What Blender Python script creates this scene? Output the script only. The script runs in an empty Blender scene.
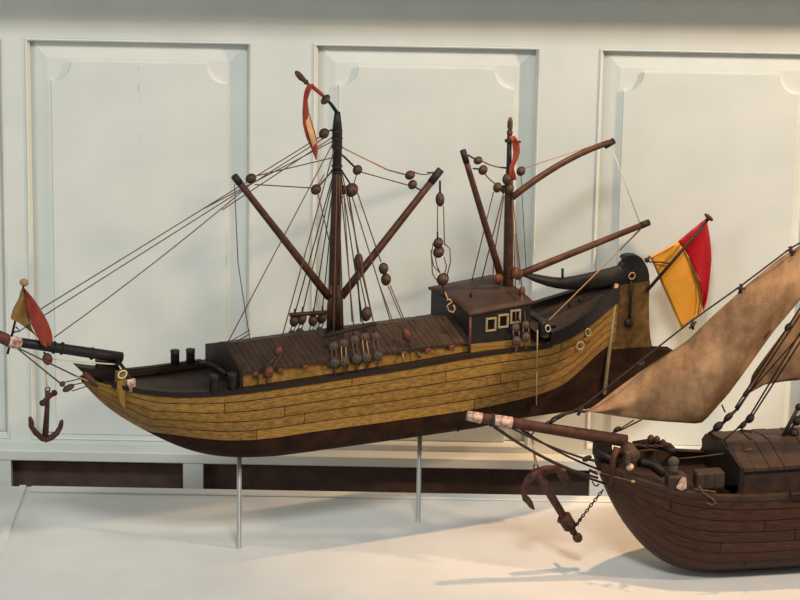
import bpy, math, random
import numpy as np
from mathutils import Vector, Matrix
random.seed(7)
COL = bpy.context.scene.collection

# ------------------------------------------------------------------ camera model (800x600 frame)
F = 3300.0
PITCH, ROLL, HC = math.radians(17.5), math.radians(1.05), 2.2
CP, SP = math.cos(PITCH), math.sin(PITCH)
FW = np.array([0, CP, -SP]); _r0 = np.array([1.0, 0, 0]); _u0 = np.array([0, SP, CP])
RT = _r0*math.cos(ROLL) + _u0*math.sin(ROLL)
UP = _u0*math.cos(ROLL) - _r0*math.sin(ROLL)
CC = np.array([0, 0, HC])
def ray(px, py): return FW + RT*(px-400)/F + UP*(300-py)/F
def atz(px, py, z=0.0):
    d = ray(px, py); return CC + d*(z-CC[2])/d[2]
def aty(px, py, y):
    d = ray(px, py); return CC + d*(y/d[1])
class Frame:
    """a ship's own axes: u from bow to stern, v towards the far side, z up"""
    def __init__(s, o, deg):
        p = math.radians(deg); s.o = np.array(o, float)
        s.a = np.array([math.cos(p), math.sin(p), 0]); s.b = np.array([-math.sin(p), math.cos(p), 0])
    def w(s, u, v, z): return s.o + s.a*u + s.b*v + np.array([0, 0, z])
    def loc(s, p): q = np.array(p)-s.o; return (float(q@s.a), float(q@s.b), float(q[2]))
    def p(s, px, py, v=0.0):
        d = ray(px, py); t = ((s.o-CC)@s.b + v)/(d@s.b); return CC + d*t
    def q(s, px, py, v=0.0): return s.loc(s.p(px, py, v))
    def pu(s, px, py, u):
        d = ray(px, py); t = ((s.o-CC)@s.a + u)/(d@s.a); return CC + d*t

# ------------------------------------------------------------------ mesh building
class MB:
    def __init__(s): s.v = []; s.f = []; s.mi = []; s.uv = None; s.smooth = []
    def add(s, vs, fs, m=0, smooth=False):
        b = len(s.v); s.v += [tuple(map(float, x)) for x in vs]
        for f in fs: s.f.append(tuple(b+i for i in f)); s.mi.append(m); s.smooth.append(smooth)
        return s
    def hexa(s, c, m=0):           # 8 corners: bottom 4 loop, top 4 loop
        return s.add(c, [(3,2,1,0),(4,5,6,7),(0,1,5,4),(1,2,6,5),(2,3,7,6),(3,0,4,7)], m)
    def box(s, x0, x1, y0, y1, z0, z1, m=0, fr=None, bev=0.0):
        T = (lambda x,y,z: (x,y,z)) if fr is None else fr.w
        if bev <= 0:
            return s.hexa([T(x0,y0,z0),T(x1,y0,z0),T(x1,y1,z0),T(x0,y1,z0),T(x0,y0,z1),T(x1,y0,z1),T(x1,y1,z1),T(x0,y1,z1)], m)
        b = bev
        prof = [(x0+b,y0),(x1-b,y0),(x1,y0+b),(x1,y1-b),(x1-b,y1),(x0+b,y1),(x0,y1-b),(x0,y0+b)]
        cx, cy = (x0+x1)/2, (y0+y1)/2
        def ring(z, k):
            out = []
            for x, y in prof:
                sx = x-math.copysign(min(k,abs(x-cx)),x-cx); sy = y-math.copysign(min(k,abs(y-cy)),y-cy)
                out.append(T(sx,sy,z))
            return out
        rings = [ring(z0,b),ring(z0+b,0),ring(z1-b,0),ring(z1,b)]
        vs = [p for r in rings for p in r]; fs = [tuple(range(7,-1,-1)), tuple(range(24,32))]
        for k in range(3):
            for i in range(8): j=(i+1)%8; fs.append((k*8+i,k*8+j,k*8+8+j,k*8+8+i))
        return s.add(vs, fs, m)
    def tube(s, pts, rad, seg=8, m=0, caps=True, squash=None):
        P = [Vector(map(float,p)) for p in pts]; n = len(P)
        R = rad if hasattr(rad,'__len__') else [rad]*n
        vs = []; ref = None
        for i in range(n):
            t = (P[min(i+1,n-1)]-P[max(i-1,0)])
            t = t.normalized() if t.length > 1e-9 else Vector((0,0,1))
            if ref is None:
                ref = Vector((0,0,1)) if abs(t.z) < .9 else Vector((0,1,0))
            x = ref - t*ref.dot(t); x.normalize(); ref = x; y = t.cross(x)
            for k in range(seg):
                a = 2*math.pi*k/seg
                ca, sa = math.cos(a), math.sin(a)
                if squash: ca *= squash
                vs.append(P[i] + x*(ca*R[i]) + y*(sa*R[i]))
        fs = []
        for i in range(n-1):
            for k in range(seg):
                j = (k+1)%seg; fs.append((i*seg+k,i*seg+j,(i+1)*seg+j,(i+1)*seg+k))
        if caps: fs.append(tuple(range(seg-1,-1,-1))); fs.append(tuple((n-1)*seg+k for k in range(seg)))
        return s.add(vs, fs, m, True)
    def ball(s, c, r, axis=(0,0,1), seg=12, rings=8, m=0, prof=None):
        """r: (radial, axial) or a number; axis is the poles' direction"""
        ra, rx = (r, r) if not hasattr(r,'__len__') else r
        ax = Vector(map(float,axis)).normalized(); c = Vector(map(float,c))
        q = Vector((0,0,1)).rotation_difference(ax); vs = []
        for i in range(rings+1):
            th = math.pi*i/rings
            rr = ra*max(math.sin(th),.02); zz = -rx*math.cos(th)
            if prof: rr *= prof(i/rings)
            for k in range(seg):
                a = 2*math.pi*k/seg; vs.append(c + q@Vector((rr*math.cos(a),rr*math.sin(a),zz)))
        fs = [(i*seg+k,i*seg+(k+1)%seg,(i+1)*seg+(k+1)%seg,(i+1)*seg+k) for i in range(rings) for k in range(seg)]
        fs += [tuple(range(seg-1,-1,-1)), tuple(rings*seg+k for k in range(seg))]
        return s.add(vs, fs, m, True)
    def torus(s, c, R, r, axis=(0,1,0), seg=20, m=0, sx=1.0):
        ax = Vector(map(float,axis)).normalized(); q = Vector((0,0,1)).rotation_difference(ax); c = Vector(map(float,c))
        vs = []
        for i in range(seg):
            a = 2*math.pi*i/seg
            for k in range(6):
                b = 2*math.pi*k/6
                vs.append(c + q@Vector(((R+r*math.cos(b))*math.cos(a)*sx,(R+r*math.cos(b))*math.sin(a),r*math.sin(b))))
        fs = [(i*6+k,((i+1)%seg)*6+k,((i+1)%seg)*6+(k+1)%6,i*6+(k+1)%6) for i in range(seg) for k in range(6)]
        return s.add(vs, fs, m, True)
    def prism(s, poly, off, m=0):
        """a polygon of world points given a thickness vector"""
        n = len(poly); A = [np.array(p,float) for p in poly]; B = [p+np.array(off,float) for p in A]
        fs = [tuple(range(n)), tuple(range(2*n-1,n-1,-1))] + [(i,i+n,(i+1)%n+n,(i+1)%n) for i in range(n)]
        return s.add(A+B, fs, m)
    def grid(s, G, m=0, smooth=True, thick=None):
        """rows of points; thick: a vector for a second skin behind"""
        nr, nc = len(G), len(G[0]); vs = [p for r in G for p in r]
        fs = [(i*nc+j,i*nc+j+1,(i+1)*nc+j+1,(i+1)*nc+j) for i in range(nr-1) for j in range(nc-1)]
        if thick is not None:
            N = nr*nc; t = np.array(thick,float); vs = vs + [np.array(p,float)+t for p in vs]
            fs += [tuple(N+k for k in reversed(f)) for f in fs[:]]
            edge = [i for i in range(nc)] + [(i+1)*nc-1 for i in range(1,nr)] + [nr*nc-1-i for i in range(1,nc)] + [i*nc for i in range(nr-2,0,-1)]
            for a, b in zip(edge, edge[1:]+edge[:1]): fs.append((b,a,a+N,b+N))
        return s.add(vs, fs, m, smooth)

def obj(name, mb, mats, parent=None, kind=None, label=None):
    V = np.array(mb.v); lo, hi = V.min(0), V.max(0); c = (lo+hi)/2
    me = bpy.data.meshes.new(name); me.from_pydata([tuple(p) for p in V-c], [], mb.f)
    mats = mats if isinstance(mats,(list,tuple)) else [mats]
    for m in mats: me.materials.append(m)
    me.polygons.foreach_set('material_index', mb.mi); me.polygons.foreach_set('use_smooth', mb.smooth)
    if mb.uv is not None:
        L = me.uv_layers.new(name='UVMap')
        for lp in me.loops: L.data[lp.index].uv = mb.uv[lp.vertex_index]
    me.update()
    o = bpy.data.objects.new(name, me); COL.objects.link(o)
    if parent is not None:
        o.parent = parent; o.location = tuple(c - np.array(parent['_w'])); o['_w'] = [float(x) for x in c]
    else:
        o.location = tuple(c); o['_w'] = [float(x) for x in c]
    if kind: o['kind'] = kind
    if label: o['label'] = label
    return o
def thing(name, label, cat, loc, group=None):
    o = bpy.data.objects.new(name, None); o.empty_display_size = .05; COL.objects.link(o)
    o.location = tuple(map(float,loc)); o['_w'] = [float(x) for x in loc]
    o['label'] = label; o['category'] = cat
    if group: o['group'] = group
    return o
def tag(o, label, cat, group=None):
    o['label'] = label; o['category'] = cat
    if group: o['group'] = group
    return o

# ------------------------------------------------------------------ materials
def srgb(r, g, b):
    f = lambda c: (c/255/12.92) if c/255 <= .04045 else ((c/255+.055)/1.055)**2.4
    return (f(r), f(g), f(b), 1)
def mat(name, c1, c2=None, scale=40, rough=.6, metal=0.0, bump=0.0, bscale=None, stretch=None, dirt=None, dirt_amt=.35, spec=.3, sheen=0, detail=6):
    m = bpy.data.materials.new(name); m.use_nodes = True; nt = m.node_tree; N, L = nt.nodes, nt.links
    b = N['Principled BSDF']; b.inputs['Roughness'].default_value = rough; b.inputs['Metallic'].default_value = metal
    b.inputs['Specular IOR Level'].default_value = spec
    if sheen: b.inputs['Sheen Weight'].default_value = sheen
    if c2 is None and not bump:
        b.inputs['Base Color'].default_value = c1; return m
    tc = N.new('ShaderNodeTexCoord'); mp = N.new('ShaderNodeMapping'); L.new(tc.outputs['Object'], mp.inputs['Vector'])
    if stretch: mp.inputs['Scale'].default_value = stretch
    n = N.new('ShaderNodeTexNoise'); n.inputs['Scale'].default_value = scale; n.inputs['Detail'].default_value = detail
    L.new(mp.outputs['Vector'], n.inputs['Vector'])
    rp = N.new('ShaderNodeValToRGB'); rp.color_ramp.elements[0].position = .32; rp.color_ramp.elements[1].position = .68
    rp.color_ramp.elements[0].color = c1; rp.color_ramp.elements[1].color = c2 or c1
    L.new(n.outputs['Fac'], rp.inputs['Fac']); out = rp.outputs['Color']
    if dirt:
        n2 = N.new('ShaderNodeTexNoise'); n2.inputs['Scale'].default_value = scale*.27; n2.inputs['Detail'].default_value = 10; n2.inputs['Roughness'].default_value = .7
        L.new(tc.outputs['Object'], n2.inputs['Vector'])
        r2 = N.new('ShaderNodeValToRGB'); r2.color_ramp.elements[0].position = .5; r2.color_ramp.elements[1].position = .62
        r2.color_ramp.elements[0].color = (0,0,0,1); r2.color_ramp.elements[1].color = (dirt_amt,)*3+(1,)
        L.new(n2.outputs['Fac'], r2.inputs['Fac'])
        mx = N.new('ShaderNodeMix'); mx.data_type = 'RGBA'; L.new(r2.outputs['Color'], mx.inputs[0]); L.new(out, mx.inputs[6]); mx.inputs[7].default_value = dirt
        out = mx.outputs[2]
    L.new(out, b.inputs['Base Color'])
    if bump:
        bp = N.new('ShaderNodeBump'); bp.inputs['Strength'].default_value = bump; bp.inputs['Distance'].default_value = .002
        n3 = n
        if bscale:
            n3 = N.new('ShaderNodeTexNoise'); n3.inputs['Scale'].default_value = bscale; n3.inputs['Detail'].default_value = 5; L.new(mp.outputs['Vector'], n3.inputs['Vector'])
        L.new(n3.outputs['Fac'], bp.inputs['Height']); L.new(bp.outputs['Normal'], b.inputs['Normal'])
    return m
def plank_mat(name, ca, cb, seam, strakes, joint=.17, grain=(20,1.3,1), rough=.55, dirt=None):
    """hull planking: tone per plank, dark seams, butt joints and nail heads, from the hull's own UVs (u metres, v strake)"""
    m = bpy.data.materials.new(name); m.use_nodes = True; nt = m.node_tree; N, L = nt.nodes, nt.links
    b = N['Principled BSDF']; b.inputs['Roughness'].default_value = rough; b.inputs['Specular IOR Level'].default_value = .17
    uv = N.new('ShaderNodeUVMap'); uv.uv_map = 'UVMap'
    sp = N.new('ShaderNodeSeparateXYZ'); L.new(uv.outputs['UV'], sp.inputs[0])
    def math_(op, a, bb=None):
        n = N.new('ShaderNodeMath'); n.operation = op
        for i, x in enumerate((a, bb)):
            if x is None: continue
            if isinstance(x,(int,float)): n.inputs[i].default_value = x
            else: L.new(x, n.inputs[i])
        return n.outputs[0]
    fl = math_('FLOOR', sp.outputs['Y']); fr = math_('FRACT', sp.outputs['Y'])
    wj = N.new('ShaderNodeTexWhiteNoise'); wj.noise_dimensions = '1D'; L.new(fl, wj.inputs['W']); uu = math_('DIVIDE', sp.outputs['X'], joint); uo = math_('ADD', uu, wj.outputs['Value'])
    fu = math_('FRACT', uo); iu = math_('FLOOR', uo)
    cmb = N.new('ShaderNodeCombineXYZ'); L.new(iu, cmb.inputs[0]); L.new(fl, cmb.inputs[1])
    wn = N.new('ShaderNodeTexWhiteNoise'); wn.noise_dimensions = '3D'; L.new(cmb.outputs[0], wn.inputs['Vector'])
    mp = N.new('ShaderNodeMapping'); mp.inputs['Scale'].default_value = grain; L.new(uv.outputs['UV'], mp.inputs['Vector'])
    ns = N.new('ShaderNodeTexNoise'); ns.inputs['Scale'].default_value = 3.2; ns.inputs['Detail'].default_value = 9; ns.inputs['Roughness'].default_value = .68
    L.new(mp.outputs[0], ns.inputs['Vector'])
    k = math_('ADD', math_('MULTIPLY', wn.outputs['Value'], .12), math_('MULTIPLY', ns.outputs['Fac'], 1.0))
    rp = N.new('ShaderNodeValToRGB'); rp.color_ramp.elements[0].position = .32; rp.color_ramp.elements[1].position = .74
    rp.color_ramp.elements[0].color = ca; rp.color_ramp.elements[1].color = cb; L.new(k, rp.inputs['Fac'])
    s1 = math_('LESS_THAN', fr, .085)
    s2 = math_('MULTIPLY', math_('LESS_THAN', fu, .005), .8)
    nu = math_('FRACT', math_('MULTIPLY', uo, 8)); nd = math_('ABSOLUTE', math_('SUBTRACT', nu, .5))
    nv = math_('ABSOLUTE', math_('SUBTRACT', math_('FRACT', math_('MULTIPLY', fr, 2)), .5))
    nail = math_('MULTIPLY', math_('LESS_THAN', nd, .05), math_('LESS_THAN', nv, .06))
    wn2 = math_('GREATER_THAN', ns.outputs['Fac'], .5); nail = math_('MULTIPLY', nail, wn2)
    # speckled wear
    sk = N.new('ShaderNodeTexNoise'); sk.inputs['Scale'].default_value = 26; sk.inputs['Detail'].default_value = 6
    L.new(mp.outputs[0], sk.inputs['Vector']); sk2 = math_('MULTIPLY', math_('GREATER_THAN', sk.outputs['Fac'], .64), .5)
    mk = math_('MAXIMUM', math_('MAXIMUM', math_('MULTIPLY', s1, .9), math_('MULTIPLY', s2, .9)), math_('MAXIMUM', math_('MULTIPLY', nail, .8), sk2))
    mx = N.new('ShaderNodeMix'); mx.data_type = 'RGBA'; L.new(mk, mx.inputs[0]); L.new(rp.outputs['Color'], mx.inputs[6]); mx.inputs[7].default_value = seam
    L.new(mx.outputs[2], b.inputs['Base Color'])
    bp = N.new('ShaderNodeBump'); bp.inputs['Strength'].default_value = .6; bp.inputs['Distance'].default_value = .0015
    h = math_('SUBTRACT', math_('MULTIPLY', ns.outputs['Fac'], .5), mk); L.new(h, bp.inputs['Height']); L.new(bp.outputs['Normal'], b.inputs['Normal'])
    return m

M = {}
M['paint'] = mat('white_paint', srgb(214,219,212), srgb(224,227,220), 9, .55, bump=.12, bscale=60)
M['floor'] = mat('shelf_paint', srgb(212,214,211), srgb(222,224,221), 7, .32, bump=.05, bscale=40)
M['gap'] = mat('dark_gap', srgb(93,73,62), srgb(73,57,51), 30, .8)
M['yellow'] = plank_mat('yellow_planking', srgb(78,57,29), srgb(164,125,62), srgb(26,18,10), 5, joint=.42)
M['shadeyellow'] = mat('shaded_yellow', srgb(66,47,22), srgb(112,82,38), 55, .7, bump=.2, dirt=srgb(44,31,18), dirt_amt=.6)  # rudder's yellow, mottled and darkened: shade at the stern put into the colour
M['brownhull'] = plank_mat('brown_planking', srgb(36,23,18), srgb(79,51,37), srgb(12,8,6), 7, joint=.62, grain=(12,1.8,1))
M['bottom'] = mat('dark_bottom', srgb(32,20,15), srgb(50,33,24), 30, .85, bump=.2, dirt=srgb(66,44,30), dirt_amt=.5, spec=.08)
M['dark'] = mat('dark_wood', srgb(25,19,16), srgb(36,27,23), 60, .55, bump=.25, stretch=(1,1,3))
M['deck'] = mat('deck_wood', srgb(34,24,20), srgb(50,36,28), 45, .6, bump=.25)
M['roof'] = mat('roof_planks', srgb(45,32,27), srgb(65,48,39), 38, .6, bump=.3, dirt=srgb(33,24,20), dirt_amt=.6)
M['black'] = mat('black_paint', srgb(24,23,24), srgb(35,34,33), 50, .5, bump=.2)
M['spar'] = mat('spar_wood', srgb(54,31,21), srgb(80,49,33), 60, .45, bump=.2)
M['mast'] = mat('mast_wood', srgb(50,32,22), srgb(77,50,35), 70, .5, bump=.35, dirt=srgb(31,20,16), dirt_amt=.6)
M['block'] = mat('block_wood', srgb(58,43,33), srgb(86,64,48), 160, .6, bump=.3)
M['greyblock'] = mat('deadeye_wood', srgb(58,50,43), srgb(81,71,61), 200, .65, bump=.3)
M['redbrown'] = mat('redbrown_wood', srgb(84,45,31), srgb(108,63,45), 120, .55, bump=.2)
M['rope'] = mat('rope_brown', srgb(81,59,43), srgb(107,81,60), 400, .8)
M['darkrope'] = mat('rope_dark', srgb(39,31,28), srgb(56,45,39), 400, .8)
M['pale'] = mat('rope_pale', srgb(206,188,156), srgb(222,206,178), 300, .8)
M['tan'] = mat('rope_tan', srgb(154,121,86), srgb(170,139,102), 300, .8)
M['white'] = mat('chipped_white', srgb(226,214,200), srgb(170,120,92), 120, .6, dirt=srgb(120,60,40), dirt_amt=.8)
M['iron'] = mat('black_iron', srgb(26,24,24), srgb(38,33,32), 120, .5, .3, bump=.2)
M['rust'] = mat('rusty_iron', srgb(62,34,28), srgb(86,52,41), 90, .65, .1, bump=.35, dirt=srgb(44,25,21), dirt_amt=.7)
M['rust2'] = mat('rusty_iron_dark', srgb(74,45,36), srgb(97,64,50), 90, .65, .1, bump=.35, dirt=srgb(54,31,25), dirt_amt=.7)
M['chrome'] = mat('steel_rod', srgb(196,196,194), None, rough=.3, metal=.55)
M['crack'] = mat('paint_crack', srgb(150,152,142), None, rough=.8)
M['red'] = mat('red_cloth', srgb(134,44,30), srgb(153,60,41), 60, .8, sheen=.2, bump=.15, bscale=900)
M['crimson'] = mat('crimson_satin', srgb(151,10,25), srgb(165,18,31), 30, .42)
M['gold'] = mat('gold_satin', srgb(189,132,41), srgb(201,146,54), 26, .4)
M['stitch'] = mat('stitching', srgb(120,84,44), srgb(90,62,36), 60, .7)
M['olive'] = mat('faded_yellow_cloth', srgb(127,95,50), srgb(147,113,63), 60, .8)
M['cream'] = mat('cream_cloth', srgb(195,156,103), srgb(207,174,125), 60, .75)
M['sail'] = mat('canvas_sail', srgb(112,86,62), srgb(178,144,108), 15, .9, bump=.45, bscale=420, stretch=(1.6,1,.7), dirt=srgb(88,66,50), dirt_amt=.7, spec=.1, detail=9)
M['frame'] = mat('window_frame_paint', srgb(137,120,87), srgb(152,137,106), 200, .6)
M['glass'] = mat('window_dark', srgb(20,17,16), None, rough=.2)
M['chip'] = mat('chipped_lamp', srgb(120,96,84), srgb(226,196,176), 130, .6)
M['crate'] = mat('crate_wood', srgb(49,36,29), srgb(64,49,39), 60, .65, bump=.2)

# ------------------------------------------------------------------ setting: panelled wall, shelf
YW = 5.94
def wx(px, py): p = aty(px, py, YW); return p[0]
def wz(px, py): p = aty(px, py, YW); return p[2]
ZT = wz(140, 40); ZB = wz(140, 441)                # panel openings
ZR = wz(300, 466)                                  # underside of the bottom rail
ZTOP = .955
p1 = (wx(24.5,45), wx(252,45)); p2 = (wx(313.5,46), wx(541,50)); p3 = (wx(600,52), 0)
pw = ((p1[1]-p1[0])+(p2[1]-p2[0]))/2; p3 = (p3[0], p3[0]+pw)
gap = p2[0]-p1[1]
p0 = (p1[0]-gap*.35-pw, p1[0]-gap*.35); p4 = (p3[1]+gap, p3[1]+gap+pw)
panels = [p0, p1, p2, p3, p4]
XL, XR = p0[0]-.2, p4[1]+.2
TH = .034
def stile(name, x0, x1, z0, z1):
    m = MB(); m.box(x0, x1, YW, YW+TH, z0, z1); return obj(name, m, M['paint'], kind='structure')
rails = MB()
rails.box(XL, XR, YW, YW+TH, ZT, ZTOP); rails.box(XL, XR, YW, YW+TH, ZR+.008, ZB)
xs = [XL] + [x for p in panels for x in p] + [XR]
for i in range(0, len(xs), 2): rails.box(xs[i], xs[i+1], YW, YW+TH, ZB, ZT)
obj('wall_back', rails, M['paint'], kind='structure')
# rail ledge along the bottom of the panelling
YR = YW-.037; ZR = aty(300,466,YR)[2]; lm = MB(); zl = aty(300,455.5,YR)[2]
lm.box(XL, XR, YR, YW-.0005, ZR, zl, bev=.002); obj('trim_1', lm, M['paint'], kind='structure')
# opening beads and raised panels
YF = YW+.010      # face of the raised field
for k, (a, b) in enumerate(panels):
    bm = MB(); w1, d1 = .0085, .014
    # bead: stepped moulding round the opening, sloping back
    prof = [(0, -.001), (.002, -.0028), (.0045, -.001), (.0055, .006), (w1, d1)]
    loops = []
    for (o_, d_) in prof: loops.append([(a+o_,YW+d_,ZB+o_),(b-o_,YW+d_,ZB+o_),(b-o_,YW+d_,ZT-o_),(a+o_,YW+d_,ZT-o_)])
    vs = [p for l in loops for p in l]; fs = []
    for i in range(len(prof)-1):
        for j in range(4): fs.append((i*4+j, i*4+(j+1)%4, i*4+4+(j+1)%4, i*4+4+j))
    bm.add(vs, fs); obj('trim_%d' % (k+2), bm, M['paint'], kind='structure')
    # field panel: slope rising from the groove to a flat margin, then a raised field with hollowed corners
    pm = MB(); o1 = w1; o2 = .040; fx0, fx1, fz1, fz0 = a+.046, b-.046, ZT-.046, ZB+.007
    yd, ym = YW+.024, YF+.0055
    rect = lambda o, y: [(a+o,y,ZB+min(o,.010)),(b-o,y,ZB+min(o,.010)),(b-o,y,ZT-o),(a+o,y,ZT-o)]
    pm.add(rect(o1-.004, yd)+rect(o2, ym), [(j,(j+1)%4,4+(j+1)%4,4+j) for j in range(4)])
    R = .036; out = [(fx0,fz0),(fx1,fz0)]
    out += [(fx1-R*math.sin(t), fz1-R*math.cos(t)) for t in [math.pi/2*i/10 for i in range(11)][::-1]] if False else []
    cs = [math.pi/2*i/12 for i in range(13)]
    out += [(fx1-R*math.sin(t)*1.0, fz1-R*math.cos(t)*1.0) for t in cs][0:0]
    # upper right hollow: centre at the corner (fx1,fz1), from below to the left
    out += [(fx1 - R*math.sin(t), fz1 - R*math.cos(t)) for t in cs]
    out += [(fx0 + R*math.cos(t), fz1 - R*math.sin(t)) for t in cs]
    n = len(out); s_ = .0018
    cx, cz = (fx0+fx1)/2, (fz0+fz1)/2
    inner = [(x + math.copysign(s_, cx-x), z + math.copysign(s_, cz-z)) for x, z in out]
    pm.add([(x,ym,z) for x,z in out]+[(x,YF-.001,z) for x,z in inner],
           [(i,(i+1)%n,n+(i+1)%n,n+i) for i in range(n)] + [tuple(range(n,2*n))])
    # flat margin under the field
    r2 = rect(o2, ym); pm.add(r2, [(0,1,2,3)])
    obj('wall_panel', pm, M['paint'], kind='structure')
# little hairline crack down the first panel
ck = MB(); pts = [(wx(138+i*.15,68+i*7), YF-.0006, wz(138,68+i*7)) for i in range(17)]
pts = [(x+random.uniform(-.0006,.0006), y, z) for x,y,z in pts]
ck.tube(pts, [.0002+.0008*random.random()**3 for _ in pts], 4); obj('trim_8', ck, M['crack'], kind='structure')
# shelf
FY1 = 5.775; FY0 = atz(400, 577)[1]
fl = MB(); fl.box(XL, XR, FY0, FY1, -.03, 0); obj('floor', fl, M['floor'], kind='structure')
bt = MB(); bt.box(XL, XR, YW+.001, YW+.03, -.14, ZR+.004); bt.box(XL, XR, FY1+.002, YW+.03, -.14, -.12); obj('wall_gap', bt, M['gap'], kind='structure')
lip = MB(); lip.box(XL, XR, FY0-.30, FY0-.0005, -.03, .0035, bev=.003); obj('trim_9', lip, M['floor'], kind='structure')
bl = MB(); q0 = atz(29, 494)[0]
bl.box(q0, XR, FY1-.030, FY1-.004, .0002, .004, bev=.0015); obj('trim_10', bl, M['floor'], kind='structure')
e0, e1 = atz(25, 488), atz(-4, 566); em = MB(); dx = .012
em.hexa([(e0[0]-dx,e0[1],.0003),(e1[0]-dx,e1[1],.0003),(e1[0]+.004,e1[1],.0003),(e0[0]+.004,e0[1],.0003),
         (e0[0]-dx+.002,e0[1],.006),(e1[0]-dx+.002,e1[1],.006),(e1[0]+.002,e1[1],.006),(e0[0]+.002,e0[1],.006)])
obj('trim_11', em, M['floor'], kind='structure')
for k, (xa, xb) in enumerate([(-40,11),(183,203),(590,640)]):
    sb = MB(); x0, x1 = aty(xa,475,YR)[0], aty(xb,475,YR)[0]
    sb.box(x0, x1, YR+.001, YR+.03, -.12, ZR-.0005); obj('trim_%d' % (12+k), sb, M['paint'], kind='structure')
# case top, whose front edge keeps the light off the head of the wall
ct = MB(); ct.box(XL, XR, 5.78, YW+TH, .955, .98); obj('ceiling', ct, M['paint'], kind='structure')

# ------------------------------------------------------------------ helpers for ships
def interp(tab, x):
    xs_ = [t[0] for t in tab]; return [float(np.interp(x, xs_, [t[i] for t in tab])) for i in range(1, len(tab[0]))]
def smooth_tab(tab, n=120):
    """resample a table on a Catmull-Rom-like smooth curve"""
    xs_ = np.array([t[0] for t in tab]); X = np.linspace(xs_[0], xs_[-1], n); out = [X]
    for i in range(1, len(tab[0])):
        y = np.interp(X, xs_, [t[i] for t in tab])
        k = 7; yp = np.concatenate([y[0]+(y[:1]-y[k:0:-1]), y, y[-1]+(y[-1:]-y[-2:-k-2:-1])])
        w = np.hanning(2*k+1); w /= w.sum(); out.append(np.convolve(yp, w, 'valid'))
    return [tuple(r) for r in np.array(out).T]
def sag(a, b, s=0.0, n=9):
    a, b = np.array(a), np.array(b); return [a+(b-a)*t - np.array([0,0,s*4*t*(1-t)]) for t in np.linspace(0,1,n if s else 2)]
def line(name, pts, r, m, parent):
    mb = MB(); mb.tube(pts, r, 6); return obj(name, mb, m, parent)
VIEW = -FW      # towards the viewer: the flat faces of discs were hung outboard
def deadeye(c, r, fr, parent, m='greyblock', name='deadeye'):
    mb = MB(); ax = -fr.b + np.array([0,0,.12]); c = np.array(c)
    mb.ball(c, (r, r*.62), ax, 14, 8)
    mb.torus(c, r*.96, r*.12, ax, 16, 1)
    u = np.array([fr.a[0], fr.a[1], 0]); z = np.array([0,0,1.0])
    for du, dz in ((-.36,.2),(.36,.2),(0,-.38)):
        mb.ball(c - fr.b*r*.50 + u*du*r + z*dz*r, (r*.15, r*.15), ax, 6, 4, 1)
    return obj(name, mb, [M[m], M['darkrope']], parent)
def pulley(c, r, fr, parent, long=1.0, tilt=0.0, m='block', name='pulley_block'):
    mb = MB(); c = np.array(c); ax = fr.a*math.sin(tilt)+np.array([0,0,math.cos(tilt)])
    mb.ball(c, (r, r*long), ax, 14, 10)
    side = fr.a*math.cos(tilt)-np.array([0,0,math.sin(tilt)])
    # rope strop over the cheeks
    pts = []
    for k in range(17):
        a = 2*math.pi*k/16; pts.append(c + ax*(r*long*1.04*math.cos(a)) + side*(r*1.06*math.sin(a)))
    mb.tube(pts, r*.13, 5, 1, caps=False)
    mb.ball(c - fr.b*r*.95, (r*.22, r*.12), fr.b, 8, 4, 1)
    return obj(name, mb, [M[m], M['darkrope']], parent)
def chain(name, pts, link, m, parent):
    P = [np.array(p,float) for p in pts]; mb = MB(); d = P[-1]-P[0]; n = max(2,int(np.linalg.norm(d)/(link*1.45)))
    for i in range(n):
        t = (i+.5)/n*(len(P)-1); k = min(int(t),len(P)-2); c = P[k]+(P[k+1]-P[k])*(t-k); tg = P[k+1]-P[k]
        tg = Vector(tg).normalized(); s = tg.cross(Vector((0,1,0))).normalized(); o = s if i%2 else tg.cross(s)
        c = Vector(c)
        pts2 = [c+tg*(link*math.cos(a))+o*(link*.55*math.sin(a)) for a in [2*math.pi*j/8 for j in range(9)]]
        mb.tube(pts2, link*.26, 4, caps=False)
    return obj(name, mb, m, parent)

def hull_loft(fr, tabB, tabS, tabK, tabN, u0, u1, nu, rows, bulge=0.0, strakes=0, tabW=None, upper=True):
    """rows of points of the skin, both sides; upper: rail to waterline, else waterline to keel"""
    nearG, farG, uvn = [], [], []
    us = np.linspace(u0, u1, nu)
    for u in us:
        B, = interp(tabB,u); zs, = interp(tabS,u); zk, = interp(tabK,u); n, m = interp(tabN,u)
        zw, = interp(tabW,u) if tabW else (zk,)
        zw = min(max(zw, zk), zs-.002)
        za, zb = (zs, zw) if upper else (zw, zk)
        rn, rf, ru = [], [], []
        for i in range(rows+1):
            t = i/rows
            if not upper: t = math.sin(t*math.pi/2)
            z = za+(zb-za)*t; s = min(max((zs-z)/max(zs-zk,1e-4),0),1)
            v = B*max(1-s**n,0)**(1/m)
            if strakes:
                f = (t*strakes) % 1.0; v += bulge*(f if t < 1 else 1) * min(1, B/.03)
            rn.append(fr.w(u,-v,z)); rf.append(fr.w(u,v,z)); ru.append((u, t*max(strakes,1)))
        nearG.append(rn); farG.append(rf); uvn.append(ru)
    return nearG, farG, uvn
def skin(name, G, mats, parent):
    nearG, farG, uvs = G; mb = MB()
    mb.grid(nearG); mb.grid([r[::-1] for r in farG])
    mb.uv = [p for r in uvs for p in r] + [p for r in uvs for p in r[::-1]]
    return obj(name, mb, mats, parent)

exec_parts = []
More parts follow.
